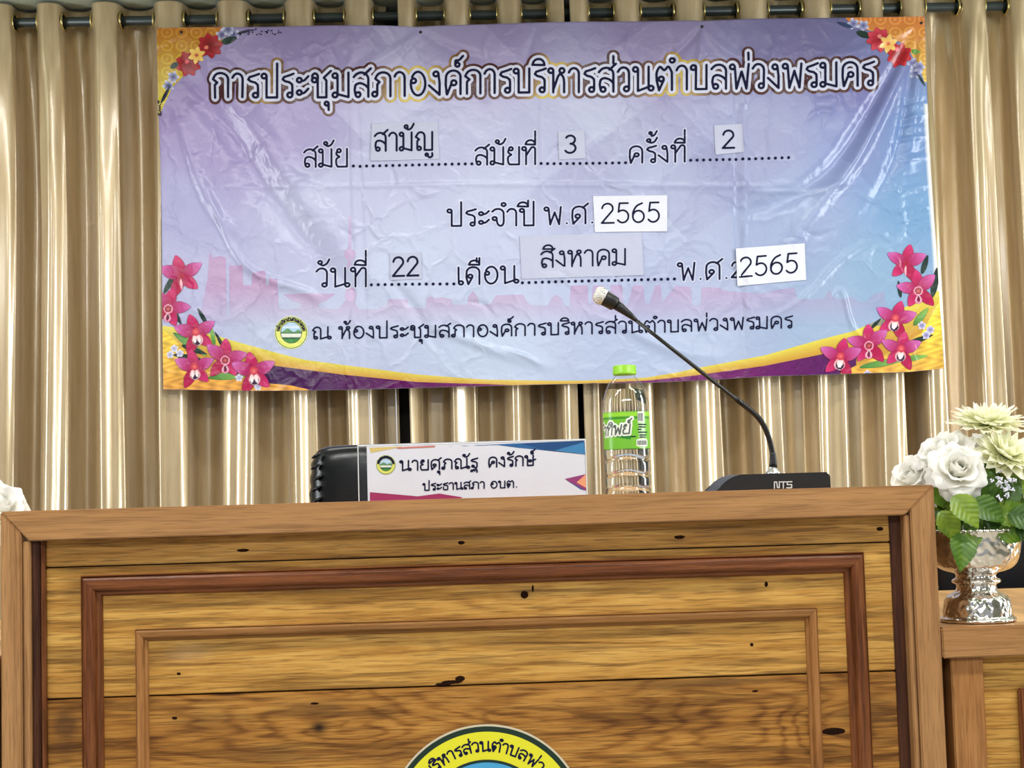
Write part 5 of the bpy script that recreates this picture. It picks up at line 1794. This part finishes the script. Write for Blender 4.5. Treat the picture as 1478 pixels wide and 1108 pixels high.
def petal_me(W, H, wrap, curl, ruf, seed, point=0.0):
    """cupped petal rising from the origin along z, outside facing +y, curling outwards at the tip"""
    r_ = random.Random(seed)
    a1, a2 = r_.uniform(0, 6), r_.uniform(0, 6)
    nu_, nv_ = 13, 11
    V_, F_ = [], []
    for j in range(nv_):
        t = j/(nv_-1)
        prof_ = (math.sin(PI*min(1, 0.13+0.72*t))**0.75)
        if point: prof_ *= (1-point*t**3)
        for i in range(nu_):
            s = -1+2*i/(nu_-1)
            lift = 1-0.22*abs(s)**2.4*t
            ang = s*W*prof_/wrap
            x = wrap*math.sin(ang)
            y = -wrap*(1-math.cos(ang))
            z = H*t*lift
            cu = curl*max(0, t-0.5)**2*4
            y += cu*H*0.45 + 0.10*H*math.sin(PI*t)
            z -= cu*H*0.16
            y += ruf*H*t*t*math.sin(s*4.5+a1)*0.5*(0.4+abs(s))
            z += ruf*H*t*math.sin(s*6+a2)*0.35
            V_.append((x, y, z))
    for j in range(nv_-1):
        for i in range(nu_-1):
            a = j*nu_+i
            F_.append((a, a+1, a+nu_+1, a+nu_))
    me = mesh('petal', V_, F_)
    me.shade_smooth()
    return me


ROSE = []
for lvl, (W, H, wr_, cu, rf) in enumerate(((0.014, 0.026, 0.0075, 0.0, 0.03), (0.018, 0.030, 0.013, 0.25, 0.05), (0.022, 0.034, 0.020, 0.6, 0.07), (0.026, 0.038, 0.032, 0.9, 0.10), (0.028, 0.040, 0.045, 1.1, 0.13))):
    ms = [petal_me(W, H, wr_, cu, rf, 10*lvl+q) for q in range(3)]
    for m_ in ms: m_.materials.append(M['rose'])
    ROSE.append(ms)
DAH = []
for q in range(3):
    m_ = petal_me(0.0095, 0.036, 0.012, 0.25, 0.05, 70+q, 0.55)
    m_.materials.append(M['dahlia']); DAH.append(m_)
CORE = {}


def child_copy(me, name, parent, mat):
    o = bpy.data.objects.new(name, me)
    COL.objects.link(o)
    o.parent = parent
    o.matrix_basis = mat
    return o


def axis_rot(d):
    return Vector(d).normalized().to_track_quat('Z', 'Y').to_matrix().to_4x4()


def add_stem(root, p, d, base, rad=0.0016):
    """stem from the bloom base p (world) to a point in the bowl"""
    p = Vector(p); b = Vector(base)
    d = Vector(d).normalized()
    mid = p.lerp(b, 0.45) - d*0.008 + Vector((0, 0, 0.022 if p.z-b.z < 0.09 else 0.004))
    pts_ = [Vector(q) for q in spline([tuple(p), tuple(mid), tuple(b)], 6)]
    o = link('stem', tube(pts_, rad, 8), M['stem'], root, smooth=True)
    return o


def rose(px, py, Y, size, d, base, label, seed):
    rr_ = random.Random(seed)
    d = Vector(d).normalized()
    c_ = at(px, py, Y)
    p = c_ - d*0.018*size
    root = empty('white_rose', p, label, 'flower', 'white artificial roses')
    Rm = axis_rot(d) @ Matrix.Scale(size, 4)
    spec = [(0, 3, 0.0, 2), (1, 4, 0.0015, 6), (2, 5, 0.003, 20), (3, 6, 0.004, 42), (4, 6, 0.004, 66)]
    for lvl, n_, r0_, tilt in spec:
        for k in range(n_):
            a = 2*PI*k/n_ + lvl*0.7 + rr_.uniform(-.12, .12)
            tl_ = math.radians(tilt + rr_.uniform(-5, 6))
            mt = Rm @ Matrix.Rotation(a, 4, 'Z') @ Matrix.Translation((0, r0_+(0.004 if lvl == 0 else 0.006), -0.002*lvl)) @ Matrix.Rotation(-tl_, 4, 'X') @ Matrix.Scale(rr_.uniform(.93, 1.06), 4)
            child_copy(ROSE[lvl][k % 3], 'petal', root, mt)
    V_, F_ = lathe([(0.0015, -0.010), (0.006, -0.006), (0.008, 0.0), (0.006, 0.008), (0.002, 0.014)], 12)
    cx_ = mesh('calyx', V_, F_); cx_.materials.append(M['stem']); cx_.shade_smooth()
    child_copy(cx_, 'calyx', root, Rm)
    add_stem(root, p, d, base)
    return root


def dahlia(px, py, Y, size, d, base, label, seed, rings=((7, 8, 0.55), (11, 28, 0.75), (15, 50, 0.9), (18, 70, 1.02), (19, 86, 1.1))):
    rr_ = random.Random(seed)
    d = Vector(d).normalized()
    c_ = at(px, py, Y)
    p = c_ - d*0.006*size
    root = empty('cream_dahlia', p, label, 'flower', 'cream artificial dahlias')
    Rm = axis_rot(d) @ Matrix.Scale(size, 4)
    for q, (n_, tilt, ln) in enumerate(rings):
        for k in range(n_):
            a = 2*PI*(k+0.5*(q % 2))/n_+rr_.uniform(-.06, .06)
            mt = Rm @ Matrix.Rotation(a, 4, 'Z') @ Matrix.Translation((0, 0.004, -0.0012*q)) @ Matrix.Rotation(-math.radians(tilt+rr_.uniform(-6, 6)), 4, 'X') @ Matrix.Scale(ln*rr_.uniform(.92, 1.08), 4)
            child_copy(DAH[k % 3], 'petal', root, mt)
    V_, F_ = lathe([(0.0015, -0.016), (0.003, -0.012), (0.0075, -0.005), (0.005, 0.004)], 12)
    cx_ = mesh('calyx', V_, F_); cx_.materials.append(M['stem']); cx_.shade_smooth()
    child_copy(cx_, 'calyx', root, Rm)
    add_stem(root, p-d*0.014*size, d, base, 0.0015)
    return root


def leaf_me(Lh, W, droop, seed, serr=0.05):
    r_ = random.Random(seed)
    nv_, nu_ = 19, 9
    V_, F_ = [], []
    for j in range(nv_):
        t = j/(nv_-1)
        w_ = W*math.sin(PI*min(1, t*0.97+0.02)**0.75)*(1+serr*(1 if j % 2 else -1))
        for i in range(nu_):
            s = -1+2*i/(nu_-1)
            V_.append((s*w_, Lh*t, -droop*t*t*Lh + abs(s)*w_*0.28 + 0.02*W*math.sin(8*t+s*3)))
    for j in range(nv_-1):
        for i in range(nu_-1):
            a = j*nu_+i
            F_.append((a, a+1, a+nu_+1, a+nu_))
    me = mesh('leaf', V_, F_)
    me.materials.append(M['leaf'])
    me.shade_smooth()
    return me


LEAF = [leaf_me(0.046, 0.017, 0.25, 1), leaf_me(0.040, 0.014, 0.45, 2), leaf_me(0.034, 0.011, 0.1, 3, 0.09)]


def sprig(base, specs, label, seed):
    """specs: (px,py,Y of leaf base, angle deg in picture plane, lean, mesh, scale)"""
    root = empty('leafy_sprig', base, label, 'foliage', 'green leafy sprigs in the silver bowl')
    rm = rootmat(root).inverted()
    for px, py, Y, an, lean, mi, s in specs:
        p = at(px, py, Y)
        a = math.radians(an)
        dirv = Vector((math.cos(a), -lean, math.sin(a))).normalized()
        nrm = Vector((0.15*math.sin(a*3), -1.0, 0.35))
        nrm = (nrm - dirv*nrm.dot(dirv)).normalized()
        xv = dirv.cross(nrm).normalized()
        Mx = Matrix(((xv.x, dirv.x, nrm.x, p.x), (xv.y, dirv.y, nrm.y, p.y), (xv.z, dirv.z, nrm.z, p.z), (0, 0, 0, 1)))
        child_copy(LEAF[mi], 'leaf', root, rm @ Mx @ Matrix.Scale(s, 4))
        b = Vector(base)
        st_ = [Vector(q) for q in spline([tuple(b), tuple(b.lerp(p, 0.55)+Vector((0, 0, 0.008))), tuple(p)], 5)]
        link('stem', tube(st_, 0.0011, 6), M['stem'], root, smooth=True)
    return root


bz = 0.9195
YB = -2.352
B = lambda dx, dy: (BX+dx, YB+dy, bz-0.005)
rose(1386, 671, -2.405, 0.98, (-0.05, -0.88, 0.40), B(-.006, -.02), 'largest open white rose at the front of the right bouquet', 1)
rose(1357, 643, -2.345, 1.10, (-0.50, -0.40, 0.75), B(-.02, .0), 'white rose above and left of the largest rose', 2)
rose(1311, 684, -2.325, 1.02, (-0.70, -0.45, 0.50), B(-.03, .01), 'leftmost white rose of the right bouquet, low behind the rostrum corner', 3)
rose(1426, 636, -2.30, 0.95, (0.15, -0.35, 0.88), B(.01, .02), 'white rose behind, under the tallest cream dahlia', 4)
dahlia(1427, 596, -2.34, 1.42, (0.06, -0.22, 1.0), B(.008, .0), 'tallest cream dahlia seen from the side, right bouquet', 5, ((7, 8, 0.45), (11, 30, 0.6), (15, 52, 0.8), (19, 70, 1.0), (20, 84, 1.08)))
dahlia(1456, 648, -2.385, 1.18, (0.25, -0.62, 0.75), B(.022, -.01), 'cream dahlia lower right of the tallest one', 6)
dahlia(1487, 684, -2.36, 1.05, (0.5, -0.55, 0.5), B(.03, .0), 'cream dahlia at the right picture edge', 7)
sprig(B(-.015, -.03), [(1356, 738, -2.405, -60, 0.3, 0, 1.05), (1376, 716, -2.425, -55, .5, 0, 1.15), (1388, 770, -2.420, -100, .6, 0, 1.15), (1368, 758, -2.40, 150, 0.2, 1, 1.0), (1362, 730, -2.38, 115, .1, 2, 1.1)],
      'broad leaves hanging over the left front of the silver bowl', 1)
sprig(B(.01, -.03), [(1404, 722, -2.41, -35, .4, 0, 1.1), (1398, 740, -2.40, -75, .2, 1, 1.1), (1414, 700, -2.39, 60, .1, 1, 1.1), (1420, 752, -2.40, -20, .3, 2, 1.2), (1408, 760, -2.41, -110, .3, 2, 1.1), (1402, 770, -2.37, 80, 0.1, 1, 1.2)],
      'leaves in the middle of the bouquet below the largest rose', 2)
sprig(B(.03, -.02), [(1436, 748, -2.41, 20, .4, 0, 1.1), (1448, 728, -2.40, 55, .2, 1, 1.1), (1440, 770, -2.41, 5, .5, 0, 1.0), (1456, 742, -2.42, -15, .6, 0, 1.1), (1430, 720, -2.39, 95, .1, 2, 1.3), (1462, 716, -2.39, 70, .2, 1, 1.0), (1466, 760, -2.42, -30, .4, 1, 1.0)],
      'serrated leaves at the right side of the bouquet', 3)
sprig(B(.0, .02), [(1372, 744, -2.34, 95, 0, 0, 1.1), (1392, 748, -2.33, 80, 0, 0, 1.2), (1416, 738, -2.33, 85, 0, 0, 1.2), (1440, 742, -2.33, 75, 0, 0, 1.2), (1462, 745, -2.32, 60, 0, 0, 1.2), (1360, 765, -2.34, 120, 0, 0, 1.0), (1428, 768, -2.34, 60, 0, 1, 1.1), (1384, 775, -2.36, 60, 0, 1, 1.1)],
      'leaves at the back of the bouquet behind the stems', 4)
sprig(B(.02, .0), [(1445, 712, -2.36, 100, .1, 2, 1.1), (1434, 735, -2.37, 120, .2, 1, 1.1), (1452, 760, -2.375, 40, .3, 0, 1.0), (1466, 735, -2.37, 30, .2, 0, 1.1), (1404, 735, -2.36, 40, .1, 0, 1.1), (1382, 735, -2.37, 130, .1, 1, 1.2), (1420, 775, -2.40, -160, .2, 2, 1.1)],
      'leaves in the depth of the bouquet between the roses and the dahlias', 5)


def filler(base, pts, label):
    root = empty('filler_sprig', base, label, 'flower', 'tiny white filler blossoms')
    bm = bmesh.new()
    for i, (px, py, Y) in enumerate(pts):
        p = at(px, py, Y)
        for k in range(3):
            o_ = Vector((math.cos(k*2.1+i), math.sin(k*1.7+i)*0.6, math.sin(k*2.1+i)))*0.0016
            bmesh.ops.create_icosphere(bm, subdivisions=1, radius=0.0016, matrix=Matrix.Translation(p+o_))
        if i % 4 == 0:
            b = Vector(base)
            st_ = [Vector(q) for q in spline([tuple(b), tuple(b.lerp(p, .5)+Vector((0, 0, .01))), tuple(p)], 5)]
            link('stem', tube(st_, 0.0007, 5), M['stem'], root)
    o = link('blossoms', bm_mesh('bl', bm), M['paper_white'], root, smooth=True)
    o['kind'] = 'stuff'


fr = random.Random(4)
filler(B(.02, -.03), [(1450+fr.gauss(0, 9), 702+fr.gauss(0, 11), -2.42+fr.uniform(-.01, .02)) for _ in range(26)], 'tiny white filler blossoms under the right cream dahlia')
filler(B(.0, -.03), [(1405+fr.gauss(0, 7), 752+fr.gauss(0, 7), -2.41+fr.uniform(-.01, .02)) for _ in range(8)], 'few tiny white filler blossoms low in front of the bowl rim')

# left bouquet: only its right-hand rose reaches the picture
BL = lambda dx, dy: (BXL+dx, YB+dy, bz-0.005)
rose(4, 722, -2.352, 1.15, (0.55, -0.55, 0.60), BL(.02, 0), 'white rose peeking in at the left picture edge', 21)
rose(-60, 690, -2.352, 1.15, (-0.1, -0.7, 0.70), BL(.0, 0), 'white rose of the left bouquet, further left', 22)
